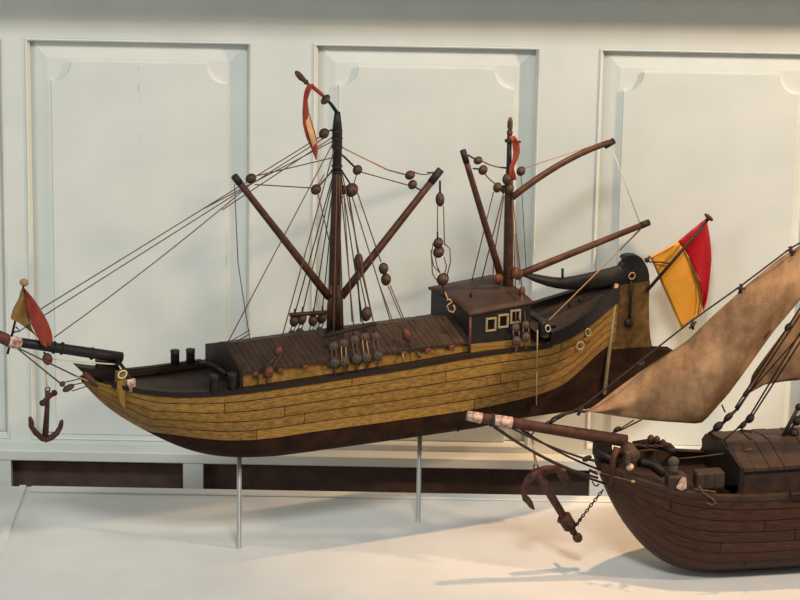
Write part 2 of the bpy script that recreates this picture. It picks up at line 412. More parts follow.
# ================================================================== SHIP 1: yellow barge on two rods
S = Frame(atz(239, 548), 25.0); P1 = S.p
ship = thing('model_ship', 'yellow-planked two-masted model sailing barge with bare spars, raised on two steel rods', 'model ship', S.w(.2, 0, .17))
B1 = smooth_tab([(-.315,.003),(-.29,.010),(-.26,.026),(-.225,.046),(-.18,.063),(-.11,.079),(0,.087),(.12,.089),(.45,.089),(.54,.084),(.61,.073),(.67,.054),(.715,.030),(.742,.013),(.76,.008)])
def Bz(u): return interp(B1,u)[0]
def tab(pts, f=1.0):
    out = []
    for px, py in pts:
        v = -.06
        for _ in range(6): u = S.q(px,py,v)[0]; v = -f*Bz(u)
        out.append((u, S.q(px,py,v)[2]))
    return sorted(out)
SH = tab([(135,391),(180,395),(230,392.5),(320,380),(400,368),(475,354.5),(530,347),(549.5,346),(578,333),(602,315),(614,303)])
SH = [(-.33,.362),(-.29,.359),(-.255,.354)] + [p for p in SH if p[0] > -.235]
SH = smooth_tab(SH + [(.83, SH[-1][1]+.012)])
WL = tab([(165,436),(200,441),(235,442),(260,440),(309,432),(400,420),(467,411),(501,404)], .95)
W2 = tab([(560,386),(580,368),(596,352),(606,346)], .5)
WL = smooth_tab([(-.33,.20)] + WL + [p for p in W2 if p[0] > WL[-1][0]+.02] + [(.83,.33)])
K1 = smooth_tab([(-.33,.40),(-.31,.378),(-.285,.338),(-.252,.30),(-.20,.262),(-.14,.222),(-.09,.196),(-.03,.180),(.05,.174),(.3,.172),(.83,.172)])
N1 = [(-.33,1.5,1.2),(-.2,1.7,1.5),(-.08,2.6,1.9),(.05,4.5,2.2),(.45,4.0,2.0),(.58,2.0,1.2),(.7,1.15,.8),(.83,1.0,.7)]
U0, U1 = -.292, .744
skin('hull_topsides', hull_loft(S,B1,SH,K1,N1,U0,U1,130,30,.0018,5,WL,True), M['yellow'], ship)
skin('hull_bottom', hull_loft(S,B1,SH,K1,N1,-.235,U1,110,10,0,0,WL,False), M['bottom'], ship)
def zs1(u): return interp(SH,u)[0]
# deck inside the rail
dm = MB(); G = []
for u in np.linspace(-.27,.74,90):
    b = max(Bz(u)-.003,.001); G.append([S.w(u,v*b,zs1(u)-.010+.006*(1-v*v)) for v in (-1,-.5,0,.5,1)])
dm.grid(G); obj('deck', dm, M['deck'], ship)
# rail caps
for sgn, nm in ((-1,'rail'),(1,'rail')):
    rm = MB(); ring = []
    for u in np.linspace(-.25,.575,80):
        b = Bz(u); z = zs1(u); s = sgn
        ring.append([S.w(u,s*(b+.004),z-.004),S.w(u,s*(b+.004),z+.004),S.w(u,s*(b-.013),z+.004),S.w(u,s*(b-.013),z-.004),S.w(u,s*(b+.004),z-.004)])
    rm.grid(ring, smooth=False); rm.add(ring[0][:4],[(0,1,2,3)]); rm.add(ring[-1][:4],[(3,2,1,0)])
    obj(nm, rm, M['dark'], ship)
# bulwark band at the stern
def bulw(u): return float(np.interp(u,[.56,.6,.64,.70,.744],[.024,.025,.028,.031,.031]))
for sgn in (-1,1):
    rm = MB(); ring = []
    for u in np.linspace(.572,.744,40):
        b = Bz(u); z = zs1(u); h = bulw(u); s = sgn
        ring.append([S.w(u,s*(b+.0035),z-.001),S.w(u,s*(b+.0045),z+h),S.w(u,s*max(b-.008,0),z+h),S.w(u,s*max(b-.006,0),z-.001),S.w(u,s*(b+.0035),z-.001)])
    rm.grid(ring, smooth=False); rm.add(ring[0][:4],[(0,1,2,3)]); rm.add(ring[-1][:4],[(3,2,1,0)])
    obj('bulwark', rm, M['black'], ship)
# bow bulwark inner wall on the far side, a little above the deck
for sgn in (-1,1):
    rm = MB(); ring = []
    for u in np.linspace(-.262,-.04,40):
        b = Bz(u); z = zs1(u); s = sgn; h = .007 if sgn > 0 else .0045
        ring.append([S.w(u,s*(b+.002),z),S.w(u,s*(b+.002),z+h),S.w(u,s*(b-.007),z+h),S.w(u,s*(b-.007),z),S.w(u,s*(b+.002),z)])
    rm.grid(ring, smooth=False); rm.add(ring[0][:4],[(0,1,2,3)]); rm.add(ring[-1][:4],[(3,2,1,0)])
    obj('bow_rail', rm, M['dark'], ship)
# aft deck, raised inside the bulwark, with a hatch board
dm = MB(); G = []
for u in np.linspace(.56,.738,30):
    b = max(Bz(u)-.002,.001); G.append([S.w(u,v*b,zs1(u)+bulw(u)-.012+.004*(1-v*v)) for v in (-1,-.5,0,.5,1)])
dm.grid(G); dm.add([S.w(.56,v*Bz(.56),z) for v,z in ((-1,zs1(.56)-.012),(1,zs1(.56)-.012),(1,zs1(.56)+.012),(-1,zs1(.56)+.012))],[(0,1,2,3)])
obj('aft_deck', dm, M['deck'], ship)
hm = MB(); u_ = .60; z_ = zs1(.63)+bulw(.63)-.006
hm.hexa([S.w(.585,-.045,zs1(.6)+.006),S.w(.60,-.045,zs1(.6)+.006),S.w(.60,.062,zs1(.6)+.006),S.w(.585,.062,zs1(.6)+.006),
         S.w(.585,-.045,zs1(.6)+.020),S.w(.60,-.045,zs1(.6)+.020),S.w(.60,.062,zs1(.6)+.020),S.w(.585,.062,zs1(.6)+.020)])
obj('deck_step', hm, M['black'], ship)
for px, py in ((582,303),(572,309)):
    pm = MB(); u, v, z = S.q(px,py,0); zb = zs1(u)+bulw(u)-.012
    pm.tube([S.w(u,.01,zb),S.w(u,.01,zb+.012)],.003,8); obj('peg', pm, M['black'], ship)
# bollards in pairs at the bow
for px, py0, py1, v in ((214,391,375,-.080),(232,389,373,-.080),(175,365,350,.078),(190.5,363,349,.078)):
    u, _, z0 = S.q(px,py0,v); z1 = S.q(px,py1,v)[2]
    pm = MB(); c0, c1 = S.w(u,v,z0-.004), S.w(u,v,z1)
    pm.tube([c0,c0*.2+c1*.8,c1*.985+c0*.015,c1],[.0078,.0078,.0085,.0070],12); obj('bollard', pm, M['dark'], ship)
# hold: gabled hatch roof with planks on yellow coamings
ue0, ue1 = S.q(224,344,0)[0], S.q(470,314,-.082)[0]+.004
zr0, zr1 = S.q(224,344,0)[2], S.q(430,318,0)[2]
ze0, ze1 = S.q(244,371,-.080)[2], S.q(474,340,-.080)[2]
VE = .080
def zroof(u, v): t = (u-ue0)/(ue1-ue0); zr = zr0+(zr1-zr0)*t; ze = ze0+(ze1-ze0)*t; return zr+(ze-zr)*abs(v)/VE
rf = MB(); npl = 40
for i in range(npl):
    a = ue0+(ue1-ue0)*i/npl; b = ue0+(ue1-ue0)*(i+.93)/npl; j = random.uniform(0,.0012)
    for sg in (-1,1):
        pts = []
        for d in (-.004, j):
            pts += [S.w(a,0,zroof(a,0)+d),S.w(b,0,zroof(b,0)+d),S.w(b,sg*(VE+.003),zroof(b,VE)+d),S.w(a,sg*(VE+.003),zroof(a,VE)+d)]
        rf.hexa(pts if sg < 0 else pts)
obj('hold_roof', rf, M['roof'], ship)
cm = MB()
for sg in (-1,1):
    G = []
    for u in np.linspace(ue0+.004,ue1,30):
        G.append([S.w(u,sg*(VE-.004),zroof(u,VE)-.004),S.w(u,sg*(VE-.004),zs1(u)-.012),S.w(u,sg*(VE-.012),zs1(u)-.012),S.w(u,sg*(VE-.012),zroof(u,VE)-.004)])
    cm.grid(G, smooth=False)
cm.uv = [(p[0]*1.0, (.85,.25,.25,.85)[i%4]) for i,p in enumerate(cm.v)]
obj('hold_coaming', cm, M['yellow'], ship)
fm = MB(); zb = zs1(ue0)-.010
fm.prism([S.w(ue0-.003,-VE-.002,zb),S.w(ue0-.003,VE+.002,zb),S.w(ue0-.003,VE+.002,zroof(ue0,VE)+.001),S.w(ue0-.003,0,zroof(ue0,0)+.003),S.w(ue0-.003,-VE-.002,zroof(ue0,VE)+.001)], S.a*.006)
obj('hold_end_board', fm, M['dark'], ship)
for i in range(9):
    u = ue0+.02+(ue1-ue0-.05)*i/8.3
    tm = MB(); tm.box(u,u+.011,-VE-.004,-VE+.004,zroof(u,VE)-.0105,zroof(u,VE)-.003,fr=S,bev=.001); obj('rafter_end', tm, M['redbrown'], ship)
# curved coaming knee in front of the hold
km = MB(); km.tube([P1(200,364,.03),P1(208,364,.01),P1(217,367,-.01),P1(226,374,-.03)],.005,6); obj('knee', km, M['dark'], ship)
# cabin
cu0, cu1 = S.q(471,313,-.083)[0], S.q(531,301,-.083)[0]
cz0, cz1 = S.q(471,313,-.083)[2], S.q(531,301,-.083)[2]
VC = .083
cb = MB()
def czt(u): return cz0+(cz1-cz0)*(u-cu0)/(cu1-cu0)
zlo = zs1(cu0)-.012
cb.hexa([S.w(cu0,-VC,zlo+.012),S.w(cu1,-VC,zlo+.012),S.w(cu1,VC,zlo),S.w(cu0,VC,zlo),S.w(cu0,-VC,cz0-.003),S.w(cu1,-VC,cz1-.003),S.w(cu1,VC,cz1-.003),S.w(cu0,VC,cz0-.003)])
obj('cabin_wall', cb, M['black'], ship)
cy = MB(); cy.hexa([S.w(cu0-.001,-VC-.0015,zs1(cu0)-.010),S.w(cu1,-VC-.0015,zs1(cu1)-.010),S.w(cu1,-VC+.004,zs1(cu1)-.010),S.w(cu0-.001,-VC+.004,zs1(cu0)-.010),
    S.w(cu0-.001,-VC-.0015,zs1(cu0)+.019),S.w(cu1,-VC-.0015,zs1(cu1)+.017),S.w(cu1,-VC+.004,zs1(cu1)+.017),S.w(cu0-.001,-VC+.004,zs1(cu0)+.019)])
cy.uv = [(0.03+.1*i/8,.5) for i in range(8)]
obj('cabin_coaming', cy, M['yellow'], ship)
cr = MB(); G = []
for u in np.linspace(cu0-.004,cu1+.003,8):
    G.append([S.w(u,v*(VC+.004),czt(u)+.007*(1-v*v)) for v in np.linspace(-1,1,11)])
cr.grid(G, thick=(0,0,-.005)); obj('cabin_roof', cr, M['roof'], ship)
cp = MB(); cp.tube([S.w(cu0-.0015,-VC-.001,zlo+.014),S.w(cu0-.0015,-VC-.001,cz0-.006)],.0026,6); obj('corner_post', cp, M['redbrown'], ship)
for px, py in ((491,324.5),(503.3,321),(515.5,316.5)):
    u, v, z = S.q(px,py,-VC-.002)
    wm = MB(); hw, hh, t = .0105, .0130, .0036; dz = .2*0
    for (a,b,c,d) in ((-hw,hw,hh-t,hh),(-hw,hw,-hh,-hh+t),(-hw,-hw+t,-hh+t,hh-t),(hw-t,hw,-hh+t,hh-t)):
        wm.box(u+a,u+b,-VC-.0035,-VC+.001,z+c,z+d,fr=S,bev=.0006)
    wo = obj('cabin_window', wm, M['frame'], ship)
    gm = MB(); gm.box(u-hw+t*.8,u+hw-t*.8,-VC-.0008,-VC+.0004,z-hh+t*.8,z+hh-t*.8,fr=S); obj('pane', gm, M['glass'], wo)
pm = MB(); pm.tube([S.w(cu0+.03,-.02,cz0+.006),S.w(cu0+.03,-.02,cz0+.017)],.0026,8); obj('peg', pm, M['iron'], ship)
# ---- masts
def spar(name, a, b, ra, rb, m, parent=ship, n=6, tip=None, tipm='black', bend=0.0):
    a, b = np.array(a), np.array(b); mb = MB(); pts = []; rs = []
    for t in np.linspace(0,1,n):
        pts.append(a+(b-a)*t - np.array([0,0,bend*4*t*(1-t)])); rs.append(ra+(rb-ra)*t)
    mb.tube(pts, rs, 12); o = obj(name, mb, M[m], parent)
    if tip:
        tb = MB(); c = b-(b-a)*tip; tb.tube([c,b+(b-a)*.004],[rb*1.18,rb*1.15],12); obj('spar_tip', tb, M[tipm], o)
    return o
m1b = S.w(*S.q(333,331,0)); m1h = P1(337,172); m1t = P1(337.2,112)
mo = spar('main_mast', P1(333,331), m1h, .0108, .0088, 'mast', n=10)
mm = MB(); mm.tube([P1(337,174),P1(337,166),P1(337.2,150),P1(337,146),P1(337.3,130),P1(337.3,122),P1(337.4,112)],[.0085,.0080,.0083,.0092,.0088,.0074,.0050],12); obj('masthead', mm, M['black'], mo)
for py, r in ((171,.0105),(166,.0094),(147,.0098),(138,.0098),(131,.0092)):
    bmx = MB(); bmx.torus(P1(337,py), r*.9, .0017, (0.03,0,1)); obj('mast_band', bmx, M['darkrope'], mo)
# fids and battens bound to the mast foot
for dx, dv in ((-.011,-.006),(.0125,-.004),(.006,-.011)):
    bt = MB(); u,v,z = S.q(333,330,0); bt.tube([S.w(u+dx,dv,z-.002),S.w(u+dx*.9,dv,z+.045),S.w(u+dx*.7,dv*.8,z+.085)],[.0042,.0046,.0030],8); obj('mast_batten', bt, M['mast'], mo)
cm_ = MB(); c = P1(333,331); cm_.ball(c,(.018,.006),(0,0,1),16,6); obj('mast_collar', cm_, M['dark'], mo)
# leaning vane pole with truck, finial and pennant
vp = MB(); vp.tube([P1(338,114),P1(331,104),P1(324.5,97),P1(307,83)],[.0034,.0030,.0024,.0020],8)
vo = obj('vane_pole', vp, M['black'], ship)
tk = MB(); ax = P1(307,83)-P1(325,98); tk.ball(P1(325.5,99.5),(.0105,.0052),ax,16,8); obj('truck', tk, M['block'], vo)
sl = MB(); sl.tube([P1(322.5,95),P1(311,85.5)],.0036,8); obj('pennant_sleeve', sl, M['red'], vo)
fn = MB(); fn.tube([P1(308,84),P1(306,82),P1(305,81),P1(301,77.5),P1(297.5,73.5),P1(295.5,71.5)],[.0022,.0050,.0036,.0056,.0050,.0022],12); obj('finial', fn, M['block'], vo)
def strip(center, widths, fr, v0, wave=0.0, n=26, ncol=5):
    """hanging ribbon: centre line in pixels with half widths in pixels"""
    xs_ = np.linspace(0,len(center)-1,n); G = []
    for t in xs_:
        px = np.interp(t,range(len(center)),[c[0] for c in center]); py = np.interp(t,range(len(center)),[c[1] for c in center]); w = np.interp(t,range(len(center)),widths)
        G.append([fr.p(px+w*s, py, v0+wave*math.sin(2.2*s+t*1.7)) for s in np.linspace(-1,1,ncol)])
    return G
ctr = [(311,84),(307.5,91),(305.5,100),(305.8,112),(308,125),(311.5,138),(315,150),(316.3,160)]; wd = [3.2,3.0,2.2,3.4,5.0,5.2,3.0,.5]
G = strip(ctr, wd, S, -.012, .004)
pn = MB(); pn.grid(G, thick=S.b*.0007); po = obj('pennant', pn, M['red'], vo)
G2 = [[r[0]+(r[-1]-r[0])*t - S.b*.0012 for t in (.30,.5,.70,.86)] for r in G[8:24]]
pc = MB(); pc.grid(G2, thick=S.b*.0006); obj('pennant_stripe', pc, M['cream'], po)
# spars (sprits) crossing at the main mast
spar('sprit', P1(329,297,-.004), P1(234.5,176.5), .0074, .0056, 'spar', tip=.055)
spar('sprit', P1(341,297,-.004), P1(440.5,170), .0074, .0060, 'spar', tip=.10)
# mizzen
zo = spar('mizzen_mast', P1(508,292), P1(509,176), .0098, .0072, 'mast', n=8)
mm = MB(); mm.tube([P1(509,198),P1(508.8,180),P1(509,166),P1(509.5,134)],[.0074,.0066,.0050,.0042],10); obj('masthead', mm, M['black'], zo)
fn = MB(); fn.tube([P1(509.6,136),P1(509.8,132),P1(510,130),P1(510,127),P1(510.2,121),P1(510.4,117.5)],[.0040,.0058,.0036,.0050,.0046,.0022],12); obj('finial', fn, M['block'], zo)
tk = MB(); tk.ball(P1(510,140.5),(.0105,.0034),(0,0,1),14,6); obj('truck', tk, M['black'], zo)
tk = MB(); tk.tube([P1(505.5,142),P1(511,140),P1(520.5,142)],.0018,6); obj('cross_spreader', tk, M['iron'], zo)
G = strip([(512,136),(515.5,142),(517,152),(515,160),(511.5,168),(512.5,175),(514.5,180)],[3,3.6,3.4,2.6,2.2,3.4,2.2],S,-.010,.004,18)
pn = MB(); pn.grid(G, thick=S.b*.0008); obj('pennant', pn, M['red'], zo)
spar('sprit', P1(501,277,-.006), P1(463,151), .0066, .0050, 'spar', tip=.09)
spar('gaff', P1(512,197.5,-.008), P1(613.5,141,-.004), .0062, .0052, 'spar', tip=.09, bend=-.012, n=10)
spar('boom', P1(518,275,-.006), P1(648.5,222.5,-.004), .0070, .0054, 'spar', tip=.06)
jw = MB(); jw.tube([P1(512,272,-.008),P1(520,275,-.008)],[.011,.010],10); obj('boom_jaw', jw, M['redbrown'], ship)
bx_ = MB(); bx_.ball(P1(498,279,-.01),(.0095,.0105),(0,0,1),12,8); obj('sprit_heel', bx_, M['redbrown'], ship)
# tiller and rudder
rmb = MB()
rud_px = [(616,286),(650,281),(649,300),(649.3,325),(651.5,343),(656,349),(672,350),(673,358),(640,386),(606,397.5),(603,397)]
V1, V2 = .010, -.010
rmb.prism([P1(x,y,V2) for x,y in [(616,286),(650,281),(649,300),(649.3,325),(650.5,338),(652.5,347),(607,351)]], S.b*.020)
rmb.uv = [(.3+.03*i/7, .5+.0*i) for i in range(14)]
ro = obj('rudder', rmb, M['shadeyellow'], ship)
rl = MB(); rl.prism([P1(x,y,V2-.001) for x,y in [(607,350),(652.5,346.5),(657,349.5),(673,350),(673,360),(655,377),(636,389),(603,398)]], S.b*.022); obj('rudder_blade', rl, M['bottom'], ro)
ps = MB(); ps.tube([P1(616.5,284,-.019),P1(611.5,330,-.017),P1(604.5,394,-.012)],[.0040,.0036,.0034],8); obj('stern_post', ps, M['frame'], ship)
tl_t = [(522.5,271.5),(534,274),(545,276),(555,277.5),(564.5,278),(577,276),(590,273),(601,270.5),(611,268),(619,265.5),(626,262)]
tl_b = [(522.5,276),(534,281.5),(545,285.5),(555,287.8),(564.5,289),(577,289.3),(590,288.5),(601,286.5),(611,285.2),(619,284.5),(626,284)]
tm = MB(); G = []
for (xa,ya),(xb,yb) in zip(tl_t,tl_b):
    ta, tb2 = P1(xa,ya,0), P1(xb,yb,0); c = (ta+tb2)/2; h = (ta-tb2)/2; ring = []
    for k in range(13):
        a_ = 2*math.pi*k/12; cs_, sn_ = math.cos(a_), math.sin(a_)
        ring.append(c + h*math.copysign(abs(cs_)**.6,cs_) + S.b*.011*math.copysign(abs(sn_)**.6,sn_))
    G.append(ring)
tm.grid(G); tm.add(G[0][:12],[tuple(range(12))]); to = obj('tiller', tm, M['black'], ship)
hk = MB(); hk.prism([P1(x,y,-.0095) for x,y in [(622,266),(626,262),(623.7,258.9),(625.5,256.8),(629,255.6),(634,255),(638.7,255.9),(642,258.5),(645,263),(648,269),(649.3,275),(649.3,282),(640,283.5),(622,285)]], S.b*.017); obj('tiller_head', hk, M['black'], to)
pm = MB(); pm.tube([P1(562.5,283,0),P1(562.5,268.5,0)],.0024,8); obj('peg', pm, M['iron'], to)
# ring, eye and hanging strap on the rudder head
rg = MB(); rg.torus(P1(632,276,-.0145),.0062,.0015,S.b); obj('rudder_ring', rg, M['tan'], ro)
rg = MB(); rg.tube([P1(631.5,281,-.015),P1(630.5,300,-.013),P1(629.5,320,-.012)],.0028,6); rg.ball(P1(628.5,323,-.012),(.009,.006),S.b,10,6); obj('rudder_strap', rg, M['iron'], ro)
# rings on the quarter
for px, py, sx in ((588,332.5,.72),(580.3,345.8,1.0)):
    v = -.05
    for _ in range(6): u,_,z = S.q(px,py,v); v = -Bz(u)-.004
    rg = MB(); rg.torus(P1(px,py,v),.0072,.0020,S.b,sx=sx); obj('mooring_ring', rg, M['frame'], ship)
tg = MB(); tg.tube([P1(584,341,-.062),P1(590,341.5,-.060)],.0022,6); obj('peg', tg, M['redbrown'], ship)
# black mooring post on the near quarter with its rope
v = -.078; pm = MB(); pm.tube([P1(543,334,v),P1(543,322.5,v),P1(543,320.5,v)],[.0088,.0088,.0070],12); obj('bollard', pm, M['black'], ship)
rg = MB(); rg.torus(P1(548,328.5,-.089),.0064,.0012,S.b,sx=.7); obj('rope_ring', rg, M['pale'], ship)
# ---- stern flag
fo = MB(); fo.tube([P1(646,292,-.014),P1(678.5,254.5,-.022),P1(708,219.5,-.03)],[.0034,.0032,.0030],8); fl_ = obj('flag_staff', fo, M['black'], ship)
fn = MB(); ax = P1(709,217.5,-.03)-P1(678,255,-.022); fn.ball(P1(708.8,217.3,-.03),(.0105,.0042),ax,14,6); obj('finial', fn, M['mast'], fl_)
def panel_from(rows_px, v0, wave, ncol=10, nrow=18, ph=0.0):
    """rows_px: list of (left px, right px) pairs down the cloth"""
    G = []
    for i in range(nrow):
        t = i/(nrow-1)*(len(rows_px)-1)
        f = lambda k, c: float(np.interp(t, range(len(rows_px)), [r[k][c] for r in rows_px]))
        a = (f(0,0),f(0,1)); b = (f(1,0),f(1,1)); row = []
        for j in range(ncol):
            s = j/(ncol-1); row.append(S.p(a[0]+(b[0]-a[0])*s, a[1]+(b[1]-a[1])*s, v0 + wave*math.sin(5*s+3.1*t/len(rows_px)*2+ph)))
        G.append(row)
    return G
YL = [((650,257),(678,241.5)),((655.5,269),(686,252)),((662,285),(694,267)),((669,301),(702,288)),((675.5,316),(702.5,306)),((681.5,328.5),(700.5,315))]
RD = [((678,241.5),(706.5,218)),((683,248),(710.2,238)),((688,255),(711.7,258)),((694,267),(710,277)),((699,278),(708.5,291)),((702.6,293),(706.5,303)),((702.6,306),(703.5,311))]
pn = MB(); pn.grid(panel_from(YL,-.008,.0035), thick=S.b*.0008); yo = obj('flag_yellow_panel', pn, M['gold'], fl_)
pn = MB(); pn.grid(panel_from(RD,-.009,.0045,ph=1.2), thick=S.b*.0008); obj('flag_red_panel', pn, M['crimson'], fl_)
sm = MB(); sm.tube([P1(*p,-.0105) for p in ((684,251),(691,265),(698.5,284),(700,300),(698,314))],.0012,5); sm.tube([P1(*p,-.0105) for p in ((652.5,258.5),(664,285),(673,306),(682,326))],.0012,5); sm.tube([P1(*p,-.0105) for p in ((650,259),(664,252),(677,244))],.0009,5)
obj('flag_seam', sm, M['stitch'], fl_)
sm = MB(); sm.tube([P1(646,261,-.012),P1(650,262,-.013),P1(660,262,-.014),P1(672,264,-.016)],.0014,5); sm.ball(P1(647,260,-.012),(.005,.005)); sm.tube([P1(647,260,-.012),P1(650,256,-.012)],.002,5); obj('flag_tie', sm, M['darkrope'], fl_)

# ---- bowsprit and head
bo = spar('bowsprit', P1(121.5,357.5), P1(17,342), .0098, .0086, 'black', n=5)
tb = MB(); tb.tube([P1(20,343.5),P1(8,341)],[.0108,.0112],10); obj('bowsprit_cap', tb, M['white'], bo)
tb = MB(); tb.tube([P1(10,341.5),P1(3,338),P1(-8,333)],[.0100,.0105,.0090],10); obj('bowsprit_end', tb, M['redbrown'], bo)
for px, py in ((54,347.5),(92,353.5),(62,348.5)):
    bmx = MB(); d = P1(120,357)-P1(17,342); bmx.torus(P1(px,py),.0098,.0016,d); obj('lashing', bmx, M['darkrope'], bo)
hb = MB(); hb.prism([P1(77,367,-.012),P1(98,369.5,-.012),P1(118,366,-.012),P1(121,381,-.012),P1(105,380.5,-.012),P1(82,372,-.012)], S.b*.024); obj('head_board', hb, M['dark'], ship)
hb = MB(); hb.prism([P1(98,362,-.008),P1(120,363,-.008),P1(121,380,-.008),P1(100,378,-.008)], S.b*.016); obj('bowsprit_chock', hb, M['dark'], ship)
st = MB(); st.tube([P1(84,373,-.014),P1(92,381,-.014),P1(101,387,-.016),P1(107,390,-.018)],[.0042,.0062,.0050,.0032],8); obj('hawse_timber', st, M['rust2'], ship)
kn = MB(); kn.prism([P1(118,373,-.040),P1(126,372,-.044),P1(126,396,-.048),P1(125,409,-.046),P1(121,404,-.044),P1(117,392,-.042)], S.b*.014); kn.uv = [(.2+.02*i,.5) for i in range(len(kn.v))]; obj('bow_knee', kn, M['yellow'], ship)
pm = MB(); pm.tube([P1(117,361,-.012),P1(124,371,-.026),P1(130.5,382,-.042)],[.0066,.0074,.0080],4); obj('cathead', pm, M['dark'], ship)
pm = MB(); pm.tube([P1(130,379,-.0425),P1(131.2,390.5,-.0445)],[.0092,.0086],4); obj('cathead_end', pm, M['white'], ship)
rg = MB(); rg.torus(P1(122.5,374.5,-.045),.0066,.0013,S.b,sx=1.2); obj('rope_ring', rg, M['pale'], ship)
# bow flag on its small staff
fo = MB(); fo.tube([P1(7.5,354,-.004),P1(24,284)],[.0022,.0018],8); bf = obj('bow_flag_staff', fo, M['iron'], ship)
fn = MB(); fn.ball(P1(24,282.5),(.0078,.0066),(.4,0,1),12,8); obj('finial', fn, M['tan'], bf)
RB = [((22.5,288),(24.5,288)),((26,300),(34,299)),((28,312),(42,311)),((31,324),(48,322)),((36,334),(52,333)),((41,344),(53,341)),((46,347.5),(50,346))]
G = panel_from(RB,-.012,.005,8,20); pn = MB(); pn.grid(G, thick=S.b*.0008); obj('bow_flag_red_panel', pn, M['red'], bf)
YB = [((21,290),(23.5,289)),((19,298),(27.5,299)),((13,309),(28.5,311)),((10.5,319),(30,322)),((17,321.5),(32.5,330)),((30,331),(38,337.5)),((40,339),(42,341))]
pn = MB(); pn.grid(panel_from(YB,-.004,.006,8,20,1.5), thick=S.b*.0008); obj('bow_flag_yellow_panel', pn, M['olive'], bf)
sm = MB(); sm.tube([P1(11,335,-.002),P1(14,332,-.002),P1(20,331,-.002),P1(16,327,-.002)],.0016,5); obj('flag_tie', sm, M['darkrope'], bf)

# ---- standing and running rigging
RP, RK, TN, PL = M['rope'], M['darkrope'], M['tan'], M['pale']
rr = .00105
def ln(a, b, m=RP, r=rr, s=0.0): return line('rigging_line', sag(a,b,s), r, m, ship)
# near deadeye channel
UPN = [(333.5,346.5,-.076),(343.5,343.5,-.076),(354.5,340,-.076),(364.5,337.5,-.076),(375.5,337,-.077)]
LWN = [(334.5,362.5,-.086),(344,361.5,-.086),(356.5,358.5,-.086),(366.5,357.5,-.086),(377.5,355.5,-.086)]
sp_ = MB(); sp_.tube([P1(323.5,336.5,-.074),P1(350,329.5,-.074),P1(376,324,-.074)],.0036,8); obj('sheer_pole', sp_, M['dark'], ship)
for i in range(5):
    a, b = UPN[i], LWN[i]
    deadeye(P1(*a), .0094, S, ship); deadeye(P1(*b), .0096, S, ship)
    for d in (-2.2, 2.2): ln(P1(a[0]+d,a[1]+3,a[2]-.004), P1(b[0]+d,b[1]-3,b[2]-.004), TN if i%2 else RP, .0010)
    ln(P1(b[0],b[1]+5,b[2]-.002), P1(b[0]+.5,b[1]+15,-.091), RK, .0016)
    ln(P1(337+i*1.2,172,-.006), P1(a[0],a[1]-5,a[2]), RK if i%2 else RP, .0012)
    ln(P1(a[0]-1,a[1]-5,a[2]), P1(a[0]-1.5,a[1]-11,a[2]+.002), RK, .0018)
# far side
UPF = [(294.2,321,.074),(302,319,.074),(313,320.5,.074),(322,318,.074)]
sp_ = MB(); sp_.tube([P1(290,315,.072),P1(329,312,.072)],.0042,8); obj('sheer_pole', sp_, M['mast'], ship)
for i, a in enumerate(UPF):
    pulley(P1(*a), .0078, S, ship, 1.25, .2 if i%2 else -.1, m='block', name='deadeye'); bpx = (a[0]-2.5,a[1]+13.5,.084)
    pulley(P1(*bpx), .0072, S, ship, 1.0, 0, m='block', name='deadeye')
    for d in (-1.8,1.8): ln(P1(a[0]+d,a[1]+4,a[2]), P1(bpx[0]+d,bpx[1]-3,bpx[2]), RP, .0009)
    ln(P1(a[0],a[1]-5,a[2]), P1(334+i*.8,172,.006), RP if i%2 else RK, .0012)
    ln(P1(a[0]+.2,a[1]-5,a[2]), P1(a[0]+.8,a[1]-12,a[2]), RK, .0020)
# blocks about the masthead
def blk(px, py, rpx=5, v=0.0, lg=1.0, tilt=0.0, m='block'): return pulley(P1(px,py,v), rpx*.00172, S, ship, lg, tilt, m)
blk(324,133.5,4.8,-.004); blk(251,178.5,5,0,.9); blk(316,189.5,4.9,0); blk(351.5,190,6.4,-.004); blk(343,190,4.6,.004); blk(357.5,170,4.6,0)
blk(410,175.2,4.9,0,.85); blk(412.5,184.6,4.4,0)
blk(358.5,262,4.4,-.03,2.0); blk(383.5,268.5,4.6,-.03,1.25,-.35); blk(386,279.5,4.8,-.03,1.25,-.3)
blk(366.5,314,5.2,-.05,1.35); ob = blk(406.5,334.5,4.4,-.075,1.7,-.35,'redbrown')
blk(278.3,350.5,4.4,-.074,1.25,.2,'redbrown'); blk(268.5,372,4.8,-.086,1.3,.2,'redbrown')
blk(440,199.5,4.3,0,1.65,-.15); blk(438.2,243,5.0,0,1.0); blk(438.7,252,5.6,0,1.0); blk(442.8,279.3,6.0,0,1.0)
for p in ((324,133.5,332,129.5),(357.5,170,341,154),(316,189.5,333,170),(351.5,186,340,168)): ln(P1(*p[:2]),P1(*p[2:]),RK,.0016)
